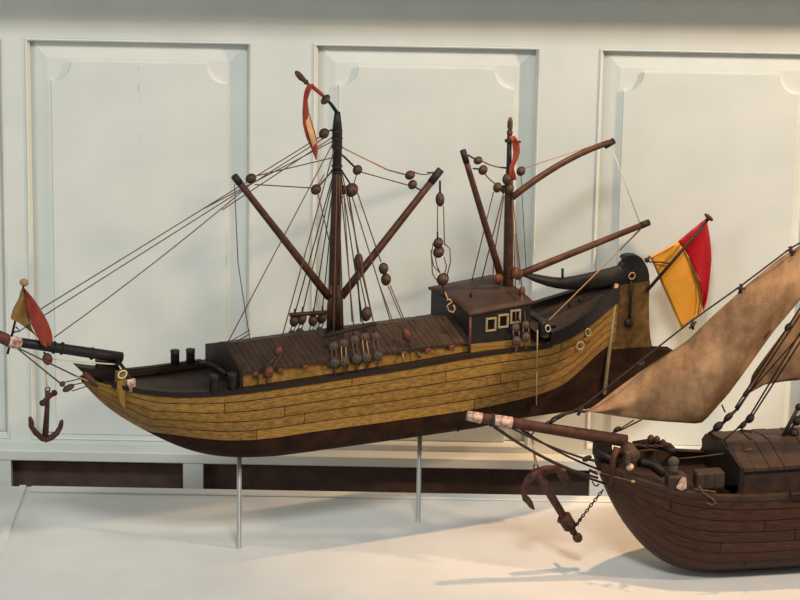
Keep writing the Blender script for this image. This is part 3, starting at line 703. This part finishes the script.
# lines, in pairs of ends
A = lambda *p: P1(*p)
for a, b, m, r, s in [
    (A(322,135.5),A(40,309.5,-.002),RP,rr,0), (A(324,138),A(18,332,-.004),RP,rr,0), (A(252,183),A(54,337.5,0),RP,rr,.006),
    (A(333,141),A(201,210),RP,rr,0),
    (A(256,176),A(333.5,157.5),RP,rr,0), (A(255,184.5),A(312,188),RP,rr,0), (A(333,137),A(222,210),RP,rr,0),
    (A(334,150,-.004),A(279.5,346,-.074),RP,.0012,0), (A(333.5,142,-.002),A(227.5,343,0),RP,rr,0), (A(227.5,343,0),A(250,330,.01),RP,rr,0), (A(237,341,0),A(250,334,.01),RK,rr,0),
    (A(234.5,184),A(238,262),RP,.0009,0),(A(238,262),A(250,339,0.01),RP,.0009,.004),
    (A(342,147.5),A(388,170),TN,.0013,0), (A(361,172),A(411,186),RP,rr,0), (A(414,172),A(431,173.5),RP,rr,.003), (A(356.5,175),A(353.5,185),RP,rr,0),
    (A(415,187),A(420.5,190),RK,.0014,0),
    (A(357.5,193),A(381,262,-.03),RP,.0012,0), (A(388,286,-.03),A(406,329,-.075),RP,rr,0), (A(390,285,-.03),A(409,331,-.075),RP,rr,0), (A(377,278,-.03),A(405,355,-.082),RP,rr,0), (A(352,196),A(400,352,-.08),RP,.0012,0),
    (A(408,342,-.076),A(420,358,-.088),RK,.0018,0), (A(402,350,-.08),A(404,360,-.088),TN,.0014,0),
    (A(349,196,-.003),A(358,253,-.03),RP,.0016,0), (A(358.5,271,-.03),A(366,307,-.05),RP,.0013,0), (A(361,270,-.03),A(371,312,-.05),RP,rr,0),(A(357,271,-.03),A(361,322,-.06),RK,.0017,0),
    (A(343,196),A(330,245,0),RP,rr,0),(A(318,194),A(329,240,0),RP,rr,0),
    (A(344,196,-.02),A(352,322,-.07),RP,rr,0),(A(339,176,-.01),A(341,326,-.06),RP,rr,0),
    (A(277,355,-.075),A(267,367,-.084),RP,rr,0), (A(281,355,-.075),A(272,369,-.084),RP,rr,0), (A(267.5,378,-.087),A(265,388,-.089),RK,.0018,0),
    (A(435,172.5),A(427,172.5),RK,.0012,0),
    (A(440,181),A(440,193),RK,.0022,0), (A(437.5,206),A(437.5,238),RP,.0011,0), (A(443.5,206),A(444.5,245),RP,.0011,0), (A(437.5,232),A(437.6,239),RK,.0019,0),
    (A(443,285),A(444.5,294,0),RK,.002,0),(A(444.5,291),A(448,299.5,-.02),TN,.0013,0),
    (A(468,155),A(474,158.5),RK,.0016,0),(A(473,168.5),A(479,169),RK,.0016,0),(A(482,161),A(501,167.5),RP,.0012,.002),(A(485,174),A(496,184),RP,.0012,.002),(A(501,167.5),A(507,168),RK,.0016,0),
    (A(493.5,192,.006),A(471,284,.075),RP,rr,0),(A(503.5,193,.006),A(480.5,284,.075),RP,.0012,0),(A(504,196,.004),A(494,255,.04),RP,rr,0),(A(494,255,.04),A(493,276,.05),RP,rr,0),
    (A(512.5,197,-.01),A(516,305,-.075),RP,rr,0),(A(513,200,-.01),A(522,289,-.055),RP,rr,0),(A(515,233,-.02),A(520,284,-.05),RP,.0009,0),
    (A(525,168),A(604,142),TN,.0009,0),(A(521,175),A(526,268),RP,.0008,0),
    (A(611.5,147,-.004),A(639.5,222,-.004),PL,.0009,0),(A(641,229,-.005),A(549,320,-.082),TN,.0012,0),(A(620,250,-.03),A(640,229,-.005),RP,.0012,0),
    (A(537.5,330,-.088),A(537,372,-.094),TN,.0014,0),(A(537,372,-.094),A(536.5,405,-.085),TN,.0011,0),
    (A(18,348,-.004),A(76,376,-.014),RP,.0014,0),(A(18,349,-.004),A(60,383,-.012),RP,.0014,0),
    (A(62,383,-.012),A(83,378,-.014),RK,.001,0),(A(64,387,-.012),A(84,382.5,-.014),RK,.001,0),(A(72,391,-.012),A(88,386,-.014),RK,.001,0),(A(76,376,-.014),A(88,381,-.016),TN,.0016,0),
    (A(51,358.5),A(118,364.5,-.014),PL,.0013,.001),(A(118,364.5,-.014),A(121,369,-.04),PL,.0013,0),
    ]: ln(a,b,m,r,s)
for a, b in ((A(388,170),A(405,174.5)),(A(343,155),A(354.5,166.5)),(A(324.5,174),A(318,185)),(A(436.5,172.5),A(432,173.5))): chain('rigging_chain', [a,b], .0022, M['iron'], ship)
blk(68.5,388,3.0,-.012,2.0,1.2,'dark' if False else 'block'); blk(62.5,384,2.6,-.012,1.0)
# tackle loops hanging under the right-hand sprit
for pts in ([(433,243),(431.5,255),(433.5,266),(440,273)],[(444,243),(450,249),(450.5,262),(447,276)],[(435,256),(437,266),(440,273)],[(444,257),(446.5,266),(445,273)],[(431,250),(432.5,274),(438,282)]):
    ln_ = MB(); ln_.tube([P1(*p,-.004) for p in pts],.0011,5); obj('rigging_line', ln_, RP, ship)
hk = MB(); pts = [(447,300),(450,299.5),(452,302),(449,304),(447,306),(449,311),(453,312.5),(455,309),(453.5,305)]
hk.tube([P1(*p,-.055) for p in pts],.0016,5); obj('tackle_hook', hk, TN, ship)
# mizzen blocks
blk(478,160.5,4.4,0,.85); blk(483,170,4.6,0); blk(497.5,187.5,4.4,-.004,1.1); blk(507,179,4.6,-.008,1.2); blk(509.5,189,4.4,-.010,1.2); blk(521,171.2,4.5,0); blk(504,189,3.6,.008,1.1)
blk(522,291.5,3.4,-.055,1.5,0,'redbrown')
for px, py, v, r in ((515.5,328,-.090,4.2),(516.5,341,-.094,4.6),(525.5,325,-.090,4.0),(526,337,-.094,4.4)): deadeye(P1(px,py,v), r*.0019, S, ship)
for a, b in ((A(516,305,-.082),A(515.5,323,-.090)),(A(522,295,-.070),A(525.5,321,-.090)),(A(513,331,-.093),A(514,338,-.095)),(A(519,331,-.093),A(519,338,-.095)),(A(523,328,-.093),A(523.5,334,-.095)),(A(528.5,328,-.093),A(529,334,-.095)),(A(516.5,346,-.094),A(516,353,-.096)),(A(526,341,-.094),A(526,349,-.096)),(A(522,296,-.07),A(519,325,-.09))): ln(a,b,RP,.0013)
# chain plate under the near quarter, rod socket
sk_ = MB(); u,v,z = S.q(535,410,-.06); sk_.box(u-.01,u+.012,-.066,-.05,z-.006,z+.010,fr=S,bev=.002); obj('rudder_chock', sk_, M['bottom'], ship)
sk_ = MB(); sk_.tube([P1(449,424.5,-.052),P1(459.5,430,-.062)],[.005,.0046],8); obj('drain_pipe', sk_, M['iron'], ship)

# ================================================================== rods
for (fx, fy, ty, lab) in ((239,548,456,'slim steel support rod under the front of the yellow barge'),(418,521,429.5,'slim steel support rod under the middle of the yellow barge, nearer the wall')):
    c = atz(fx,fy); z1 = .1745; rm = MB()
    rm.tube([c,c+np.array([0,0,.003]),c+np.array([0,0,.0031]),(c[0],c[1],z1)],[.0048,.0048,.0042,.0042],14)
    tag(obj('support_rod', rm, M['chrome']), lab, 'rod', 'support rods under the barge')

# ================================================================== anchor of the yellow barge
anc = thing('anchor', 'small rust-brown anchor hanging by a pale cord from the yellow barge\'s bowsprit', 'anchor', P1(45,438,-.004))
va = -.004
sh = MB(); sh.tube([P1(47.5,391,va),P1(47,410,va),P1(45.2,437,va)],[.0042,.0044,.0058],8); obj('shank', sh, M['rust'], anc)
ar = MB(); ar.tube([P1(*p,va) for p in ((29.5,417.5),(31,426),(36,433),(42,438),(46,439),(51,437.5),(57,433),(60.5,427),(62,421.5))],[.0022,.0046,.0052,.0058,.0062,.0056,.0050,.0042,.0020],8); obj('arms', ar, M['rust'], anc)
for a, b in (((29.7,416),(33,428)),((62,420.5),(59.5,430))):
    fk = MB(); fk.ball((P1(*a,va)+P1(*b,va))/2,(.0044,.011),P1(*a,va)-P1(*b,va),8,6); obj('fluke', fk, M['rust'], anc)
sk = MB(); sk.tube([P1(42.5,403,-.016),P1(48,397.5,va),P1(54.5,392.5,.008)],[.0040,.0042,.0042],8); sk.ball(P1(42.5,403,-.016),(.0056,.0056)); sk.ball(P1(54.3,393,.008),(.0056,.0056)); obj('stock', sk, M['rust'], anc)
ri = MB(); ri.torus(P1(47.5,389.5,va),.0042,.0012,S.b); obj('ring', ri, M['rust'], anc)
line('anchor_cord', [P1(46,362,-.002),P1(45.8,375,va),P1(47,389,va)], .0018, PL, anc)
pulley(P1(47.5,359,-.002), .0075, S, ship, 1.35, -.35, 'redbrown'); ln(P1(44,352,0),P1(46,356,-.002),RK,.002)

# ================================================================== SHIP 2: brown barge, bow at the right of the frame
_p = atz(707, 572); _r = math.radians(12)
T = Frame(_p + np.array([-math.sin(_r),math.cos(_r),0])*.03, 12.0); P2 = T.p
shp2 = thing('model_ship', 'dark brown clinker-built model barge with tan canvas sails standing on the white shelf', 'model ship', T.w(.1,0,0))
B2 = smooth_tab([(-.205,.006),(-.19,.022),(-.17,.042),(-.14,.064),(-.09,.092),(-.03,.108),(.05,.116),(.4,.118),(.55,.105),(.66,.07),(.72,.03)])
S2 = smooth_tab([(-.205,.214),(-.18,.204),(-.158,.194),(-.09,.181),(-.02,.172),(.05,.1685),(.15,.1685),(.4,.172),(.6,.195),(.72,.225)])
K2 = smooth_tab([(-.205,.208),(-.197,.184),(-.18,.140),(-.15,.092),(-.112,.042),(-.075,.014),(-.04,.002),(0,0.0005),(.55,.0005),(.64,.03),(.70,.10),(.72,.15)])
N2 = [(-.205,1.8,1.6),(-.12,2.4,1.9),(0,3.4,2.2),(.5,3.4,2.2),(.72,1.8,1.5)]
skin('hull', hull_loft(T,B2,S2,K2,N2,-.204,.715,120,40,.0022,8,None,True), M['brownhull'], shp2)
def bz2(u): return interp(B2,u)[0]
def zs2(u): return interp(S2,u)[0]
dm = MB(); G = []
for u in np.linspace(-.19,.70,60):
    b = max(bz2(u)-.004,.001); G.append([T.w(u,v*b,zs2(u)-.018) for v in (-1,-.5,0,.5,1)])
dm.grid(G); obj('deck', dm, M['deck'], shp2)
for sgn in (-1,1):
    rm = MB(); ring = []
    for u in np.linspace(-.195,.70,80):
        b = bz2(u); z = zs2(u); h = .0035+(.008 if sgn > 0 else 0)*max(0,min(1,(.05-u)/.1))
        ring.append([T.w(u,sgn*(b+.004),z-.004),T.w(u,sgn*(b+.004),z+h),T.w(u,sgn*max(b-.010,0),z+h),T.w(u,sgn*max(b-.010,0),z-.018),T.w(u,sgn*(b+.004),z-.004)])
    rm.grid(ring, smooth=False); obj('rail', rm, M['crate'], shp2)
# wale block on the side
wb = MB(); u,v,z = T.q(797,495,-.122); wb.box(u-.012,u+.05,-.128,-.112,z-.006,z+.006,fr=T,bev=.002); obj('leeboard_cleat', wb, M['dark'], shp2)
# bowsprit
b2 = spar('bowsprit', P2(626,441), P2(470,416), .0115, .0086, 'rust', shp2, n=8)
tb = MB(); tb.tube([P2(467.5,415.6),P2(481,418.2)],[.0088,.0098],10); obj('bowsprit_cap', tb, M['chip'], b2)
tb = MB(); tb.tube([P2(493.5,420),P2(511,423)],[.0103,.0112],10); obj('bowsprit_sleeve', tb, M['chip'], b2)
tb = MB(); d = P2(470,416)-P2(626,441); tb.torus(P2(492,420),.0098,.0028,d); obj('lashing', tb, M['darkrope'], b2)
for px, py in ((549,424),(531,431.5),(603,437)):
    tb = MB(); tb.torus(P2(px,py,-.003),.0052,.0014,T.b); obj('eye_bolt', tb, M['iron'], b2)
# head timbers
hb = MB(); hb.prism([P2(597,443,-.012),P2(612,442,-.012),P2(613,470,-.014),P2(601,470,-.014),P2(596,458,-.012)], T.b*.026); obj('stem_head', hb, M['dark'], shp2)
hb = MB(); hb.tube([P2(617,447,-.05),P2(613,462,-.056),P2(611,486,-.060)],[.0060,.0058,.0044],4); obj('bow_timber', hb, M['rust'], shp2)
hb = MB(); hb.tube([P2(596,452,-.02),P2(612,459,-.03),P2(622,462,-.04)],[.005,.0055,.005],4); obj('bow_timber', hb, M['dark'], shp2)
# windlass: barrel, cheek, pawl block and chain heaped on it
wl = MB(); c = T.p(633,456,-.050); wl.tube([c-T.b*.004,c,c+T.b*.038,c+T.b*.042],[.011,.0130,.0130,.011],14); wo2 = obj('windlass_barrel', wl, M['block'], shp2)
ch = MB(); c = T.q(627,455,-.055); ch.box(c[0]-.005,c[0]+.004,-.068,-.056,c[2]-.012,c[2]+.009,fr=T,bev=.0015); obj('windlass_cheek', ch, M['greyblock'], shp2)
wp = MB(); c = T.q(630,467,-.062); wp.ball(T.w(*c),(.0065,.007),(1,0,.4),10,6); obj('hawse_fitting', wp, M['chip'], shp2)
bm_ = MB(); bm_.tube([P2(633,446,.03),P2(650,443.5,.02),P2(668,447,-.01),P2(674,452,-.03)],[.009,.0095,.009,.007],6); obj('windlass_beam', bm_, M['dark'], shp2)
for i,(px,py,rpx) in enumerate(((651,439.5,5),(657,440,4.4),(663,443,4),(668,447,4))):
    lm_ = MB(); lm_.ball(P2(px,py,.01-.008*i),(rpx*.0018,rpx*.0013),(1,.2,0),10,6); obj('rope_coil', lm_, M['rust'], shp2)
chain('windlass_chain', [P2(634,444.5,.0),P2(645,446,-.006),P2(658,446,-.012),P2(670,445,-.02)], .0044, M['rust2'], shp2)
cr_ = MB(); cr_.tube([P2(640,462,-.02),P2(652,464,-.01),P2(664,474,-.03)],[.008,.010,.008],8); obj('coiled_hose', cr_, M['dark'], shp2)
# lantern box, post with ball, crate
c = T.q(676,481,-.078); lb = MB(); lb.box(c[0]-.017,c[0]+.017,-.094,-.062,c[2]-.017,c[2]+.015,fr=T,bev=.004); lo_ = obj('lantern_box', lb, M['crate'], shp2)
lt = MB(); c2 = T.q(681,483,-.0945); lt.prism([T.w(c2[0]-.009,-.0948,c2[2]-.008),T.w(c2[0]+.001,-.0948,c2[2]-.013),T.w(c2[0]+.010,-.0948,c2[2]-.010),T.w(c2[0]+.009,-.0948,c2[2]+.008),T.w(c2[0]+.002,-.0948,c2[2]+.012),T.w(c2[0]-.003,-.0948,c2[2]+.004)],-T.b*.002); obj('chipped_paint_patch', lt, M['chip'], lo_)
pb = MB(); pb.tube([T.w(c[0]-.004,-.078,c[2]+.012),T.w(c[0]-.006,-.078,c[2]+.030)],[.0085,.0075],10); pb.ball(T.w(c[0]-.006,-.078,c[2]+.036),(.010,.009),(0,0,1),12,8); obj('lantern_post', pb, M['greyblock'], shp2)
c = T.q(708.5,478,-.088); cb_ = MB(); cb_.box(c[0]-.024,c[0]+.026,-.100,-.072,c[2]-.016,c[2]+.013,fr=T,bev=.002)
cb_.box(c[0]-.008,c[0]-.007,-.1006,-.0995,c[2]-.015,c[2]+.012,fr=T); cb_.box(c[0]+.008,c[0]+.009,-.1006,-.0995,c[2]-.015,c[2]+.012,fr=T); obj('deck_box', cb_, M['crate'], shp2)
# deckhouse
uh0 = T.q(740,469,-.092)[0]; uh1 = .56; VH = .092
zrg0 = T.q(722,441.5,0)[2]; zev0 = T.q(740,469,-VH)[2]; zrg1 = T.q(800,437.5,0)[2]; 
def zr2(u, v): t = (u-uh0)/.13; zr = zrg0+(zrg1-zrg0)*min(t,1.5); ze = zev0+.001*t; return zr+(ze-zr)*abs(v)/VH
rf = MB(); npl = 20
for i in range(npl):
    a = uh0+(uh1-uh0)*i/npl; b = uh0+(uh1-uh0)*(i+.95)/npl; j = random.uniform(0,.002)
    for sg in (-1,1):
        pts = []
        for d in (-.005, j): pts += [T.w(a,0,zr2(a,0)+d),T.w(b,0,zr2(b,0)+d),T.w(b,sg*(VH+.004),zr2(b,VH)+d),T.w(a,sg*(VH+.004),zr2(a,VH)+d)]
        rf.hexa(pts)
obj('deckhouse_roof', rf, M['crate'], shp2)
cm = MB()
for sg in (-1,1):
    G = [[T.w(u,sg*(VH-.003),zr2(u,VH)-.004),T.w(u,sg*(VH-.003),zs2(u)-.02),T.w(u,sg*(VH-.013),zs2(u)-.02),T.w(u,sg*(VH-.013),zr2(u,VH)-.004)] for u in np.linspace(uh0,uh1,20)]
    cm.grid(G, smooth=False)
obj('deckhouse_wall', cm, M['roof'], shp2)
fb = MB(); pl = [(740.5,468),(739,486),(723,485),(700,468),(696,456),(698,453),(702,446),(701.5,439),(705.5,433.5),(709,436),(712,440),(721.5,440.5)]
fb.prism([T.pu(x,y,uh0-.004) for x,y in pl], T.a*.007); obj('deckhouse_end_board', fb, M['dark'], shp2)
cp_ = MB(); cp_.tube([P2(740.5,469,-VH-.002),P2(738.5,485,-VH-.002)],.003,6); obj('corner_post', cp_, M['crate'], shp2)
# mast beyond the frame carries the sails
um = .42
ms = spar('main_mast', T.w(um,0,.16), T.w(um,0,.86), .016, .010, 'mast', shp2, n=6)
hd = P2(800,243); hu, hv, hz = T.loc(hd); tk_ = np.array(T.q(560,417,0)); 
slope = (hz-tk_[2])/(hu-tk_[0]); headu = um-.02; headz = hz+slope*(headu-hu)
def px2(u,z): return T.w(u,0,z)
# jib
LU = [(586,411.5),(600,403),(644,369.5),(689,339.5),(716,312),(746,285.5),(782,258.5),(800,246)]
OP = [(586,411.5),(612,415),(640,418),(700,423.5),(707,417.5),(728,393.5),(752,360.5),(776,327),(800,297)]
Lw = [T.q(*p,0) for p in LU]; Ow = [T.q(*p,0) for p in OP]
Lw.append((headu,0,headz-.01)); Ow.append((headu,0,headz-.03))
def resamp(W, n):
    W = np.array(W); d = np.r_[0,np.cumsum(np.linalg.norm(np.diff(W,axis=0),axis=1))]; x = np.linspace(0,d[-1],n)
    return np.array([np.interp(x,d,W[:,k]) for k in range(3)]).T
n_ = 60; A_, B_ = resamp(Lw,n_), resamp(Ow,n_); G = []
for i in range(n_):
    row = []
    for j in range(24):
        s = j/23; q = A_[i]+(B_[i]-A_[i])*s; t = i/(n_-1)
        v = -.030*math.sin(math.pi*min(1,s*.95))*math.sin(math.pi*t**.7) + .0030*math.sin(9*s+14*t) + .0018*math.sin(26*t-5*s)
        row.append(T.w(q[0], v, q[2]))
    G.append(row)
jb = MB(); jb.grid(G, thick=T.b*.0009); jo = obj('jib_sail', jb, M['sail'], shp2)
for i in range(18):
    pass
# forestay with hanks
fs = [P2(549,424),P2(566,414.5),P2(586,404),P2(639,362),P2(692,320.5),P2(740,286.5),P2(791,248),hd,T.w(headu,0,headz)]
line('forestay', fs, .0017, M['darkrope'], shp2)
for px, py in ((580,411),(640,364.5),(692.5,325),(740.5,288.5),(791,251)):
    hk = MB(); c = P2(px,py,-.004)
    for k in range(4):
        a = random.uniform(0,3.1); d = T.a*math.cos(a)*.0085+np.array([0,0,math.sin(a)*.0085]); hk.tube([c-d,c+T.a*.002,c+d],.0016,5)
    hk.ball(c,(.0042,.0042)); obj('sail_hank', hk, M['darkrope'], shp2)
kt = MB(); kt.tube([P2(549,423,0),P2(553,418.5,0),P2(562,414.5,0),P2(577,411,0),P2(586,411.5,-.002)],[.002,.0028,.0034,.0026,.0018],6); obj('tack_lashing', kt, M['darkrope'], shp2)
# second sail further aft
MS = [[(748,394),(752,375),(770,350),(800,310)],[(765,384.5),(772,368),(785,345),(812,300)],[(784,381.5),(790,362),(800,340),(822,296)],[(800,380),(808,360),(815,335),(830,292)]]
G = []
for i in range(14):
    t = i/13*3; row = []
    for j in range(14):
        s = j/13*3; k = min(int(t),2); l = min(int(s),2); ft, fs_ = t-k, s-l
        f = lambda c: (MS[k][l][c]*(1-ft)+MS[k+1][l][c]*ft)*(1-fs_)+(MS[k][l+1][c]*(1-ft)+MS[k+1][l+1][c]*ft)*fs_
        row.append(P2(f(0),f(1),.045+.006*math.sin(2*s+t)))
    G.append(row)
mb_ = MB(); mb_.grid(G, thick=T.b*.0009); obj('staysail', mb_, M['sail'], shp2)
# stays to the deck, tarred, with deadeyes
def l2(a,b,m=RK,r=.0016,s=0.0): return line('rigging_line', sag(a,b,s), r, m, shp2)
Q = lambda *p: P2(*p)
for a, b, r in [((708,434,.02),(722,425,.015),.0024),((722,424,.015),(735,411,.012),.0030),((735,411,.012),(748,394,.01),.0022),((735,408,.012),(800,308,0),.0015),((737,411,.012),(802,312,0),.0015),((748,394,.01),(800,335,0),.0013),
               ((723,441,-.03),(738,428,-.03),.0018),((738,428,-.03),(748,419,-.03),.0026),((748,419,-.03),(800,333,-.03),.0017),((750,420,-.03),(804,336,-.03),.0017),
               ((782,438,.02),(799,406,.02),.0036),((786,436,.02),(803,412,.02),.0026),((725,412,.013),(722,405,.01),.0016),((741,430,-.03),(752,432,-.03),.0022),((740,430,-.03),(751,440,-.03),.0016),((762,434,-.04),(767,439,-.04),.0012)]:
    A0, B0 = np.array(T.q(*a)), np.array(T.q(*b))
    if b[0] >= 800 and b[1] < 340:          # the long stays run on up to the mast
        k = min((um-.012-A0[0])/(B0[0]-A0[0]), (.85-A0[2])/(B0[2]-A0[2])); B0 = A0+(B0-A0)*k
    l2(T.w(*A0),T.w(*B0),RK,r)
for px, py, rp, v, lg, tl in ((718,426.5,3.8,.015,1.4,.8),(728.5,417,3.0,.012,1.8,.8),(750,418.5,3.6,-.03,1.3,.6),(743,425,2.6,-.03,1.6,.7),(797,421,4.2,.02,1.1,0),(794,433,4.6,.02,1,0),(799,407,3.4,.02,1,0),(788,327,2.6,-.03,1.6,.6),(746,393,2.0,.01,2.2,.7)):
    pulley(P2(px,py,v), rp*.0018, T, shp2, lg, tl, 'block' if False else 'dark')
# bowsprit rigging
for a, b, m, r, s in [((493,425,-.006),(598,478,-.03),RK,.0024,.012),((494,427,-.002),(606,484,-.02),RK,.0022,.010),((512,428,-.006),(586,459,-.02),RK,.0020,.004),((586,459,-.02),(597,461,-.03),RK,.0028,0),((516,426,.006),(600,470,-.01),RK,.0020,.006),
                   ((589,470,-.02),(598,474,-.03),RK,.003,0),((597,472,-.04),(634,482,-.085),RP,.0012,0),((592,481,-.04),(599,484,-.05),RK,.0014,.006),((603,437,.01),(620,429.5,.012),RK,.0022,0),((620,429,.012),(634,420,.014),RK,.0013,0),((619,431,.012),(642,419.5,.014),RK,.0015,0),
                   ((676,459,.06),(752,449,-.05),RP,.0014,.002),((694,489,-.113),(716,492,-.118),RP,.0014,0)]: l2(Q(*a),Q(*b),m,r,s)
pulley(P2(617,429.5,.012), .0042, T, shp2, 1.7, 1.0, 'dark'); pulley(P2(587,458.5,-.02), .0046, T, shp2, 1.8, 1.2, 'dark')
tg = MB(); tg.ball(P2(633,481.5,-.086),(.0028,.004),(1,0,-.2),8,6); obj('peg', tg, M['tan'], shp2); tg = MB(); tg.ball(P2(599,472.5,-.045),(.003,.004),(1,0,0),8,6); obj('peg', tg, M['tan'], shp2)
lp = MB(); lp.tube([P2(x,y,-.116) for x,y in ((699,486),(703,492),(708,496),(713,499),(716,503),(712,505),(707,503))],.0016,5); obj('rope_loop', lp, RP, shp2)
tg = MB(); u,v,z = T.q(741,501,-.121); tg.ball(T.w(u,-.121,z),(.0036,.003),T.b,8,5); obj('peg', tg, M['iron'], shp2)

# ================================================================== anchor of the brown barge
an2 = thing('anchor', 'large rusty anchor slung upside down below the brown barge\'s bowsprit', 'anchor', P2(578,538,-.02))
vb = .022; X = lambda *p: P2(*p,vb)
sh = MB(); sh.tube([X(538,474),X(550,494),X(564,517),X(574,533)],[.0105,.0092,.0085,.0078],8,squash=.8); obj('shank', sh, M['rust'], an2)
ar = MB(); ar.tube([X(534,509),X(525,499),X(523.5,489),X(528,480),X(536,473),X(547,469.5),X(557,469),X(564,474),X(567.5,481),X(568,487)],[.0022,.0048,.0062,.0074,.0092,.0086,.0072,.0058,.0044,.0018],8); obj('arms', ar, M['rust'], an2)
for a, b in (((533.5,509.5),(525,495)),((556,468),(567.5,486))):
    fk = MB(); fk.ball((X(*a)+X(*b))/2,(.0056,.0155),X(*a)-X(*b),8,8); obj('fluke', fk, M['rust2'], an2)
sk = MB(); sk.tube([X(563.5,516),X(570.5,527.5)],[.0125,.0120],8); obj('stock_band', sk, M['rust'], an2)
sk = MB(); sk.tube([P2(559,521,.055),P2(566.5,521,vb),P2(572,525,-.008)],[.0040,.0048,.0042],8); obj('stock', sk, M['rust2'], an2)
kb = MB(); kb.ball(X(577.5,537.5),(.0090,.0096),X(578,538)-X(570,526),12,8); obj('shank_end', kb, M['rust2'], an2)
ri = MB(); ri.torus(X(536,467.5),.0058,.0017,T.b,sx=.7); obj('ring', ri, M['iron'], an2)
line('anchor_cord', [P2(532.4,436.5,.013),P2(532.9,443,.015),P2(534.5,455,vb),P2(536,465,vb)], .0026, M['white'], an2)
chain('anchor_chain', [X(575,527),P2(582,517,.012),P2(592,504,.0),P2(603.2,489.8,-.008)], .0042, M['iron'], an2)

# ------------------------------------------------------------------ light
w = bpy.data.worlds.new('World'); bpy.context.scene.world = w; w.use_nodes = True
w.node_tree.nodes['Background'].inputs['Color'].default_value = (1.0,.95,.88,1); w.node_tree.nodes['Background'].inputs['Strength'].default_value = .22
def aim(o, loc, tgt):
    o.location = loc; d = Vector(tgt)-Vector(loc); o.rotation_euler = d.to_track_quat('-Z','Y').to_euler()
def area(name, loc, tgt, sx, sy, power, col):
    l = bpy.data.lights.new(name,'AREA'); l.shape = 'RECTANGLE'; l.size = sx; l.size_y = sy; l.energy = power; l.color = col
    o = bpy.data.objects.new(name,l); COL.objects.link(o); aim(o,loc,tgt); return o
def spot(name, loc, tgt, power, col, r, ang=60, blend=.5):
    l = bpy.data.lights.new(name,'SPOT'); l.energy = power; l.color = col; l.shadow_soft_size = r; l.spot_size = math.radians(ang); l.spot_blend = blend
    o = bpy.data.objects.new(name,l); COL.objects.link(o); aim(o,loc,tgt); return o
D = np.array([-.794,.442,-.417]); tgt = np.array([.62,5.8,.5])
spot('front_lamp', tuple(tgt-D*2.8), tuple(tgt), 280, (1,.70,.45), .08, 46, 1.0)
spot('overhead_lamp', (.42,5.5,2.15), (.44,5.68,0), 125, (1,.60,.32), .04, 46, 1.0)
area('window_daylight', (.15,3.0,2.95), (-.25,5.75,.2), .6, .5, 66, (1.0,1.0,.97))
area('side_fill', (-2.3,2.9,1.5), (-.3,5.7,.15), 1.0, 1.0, 20, (.90,.97,1.0))  # added cool fill light to brighten the left wall and shelf front

# ------------------------------------------------------------------ camera
cam = bpy.data.cameras.new('camera'); co = bpy.data.objects.new('camera', cam); COL.objects.link(co)
cam.sensor_fit = 'HORIZONTAL'; cam.sensor_width = 36.0; cam.lens = 36.0*F/800; cam.clip_start = .05
co.matrix_world = Matrix(((RT[0],UP[0],-FW[0],CC[0]),(RT[1],UP[1],-FW[1],CC[1]),(RT[2],UP[2],-FW[2],CC[2]),(0,0,0,1)))
sc = bpy.context.scene; sc.camera = co
sc.view_settings.view_transform = 'Standard'; sc.view_settings.look = 'None'; sc.view_settings.gamma = 1; sc.view_settings.exposure = 0
for o in bpy.data.objects:
    if '_w' in o: del o['_w']
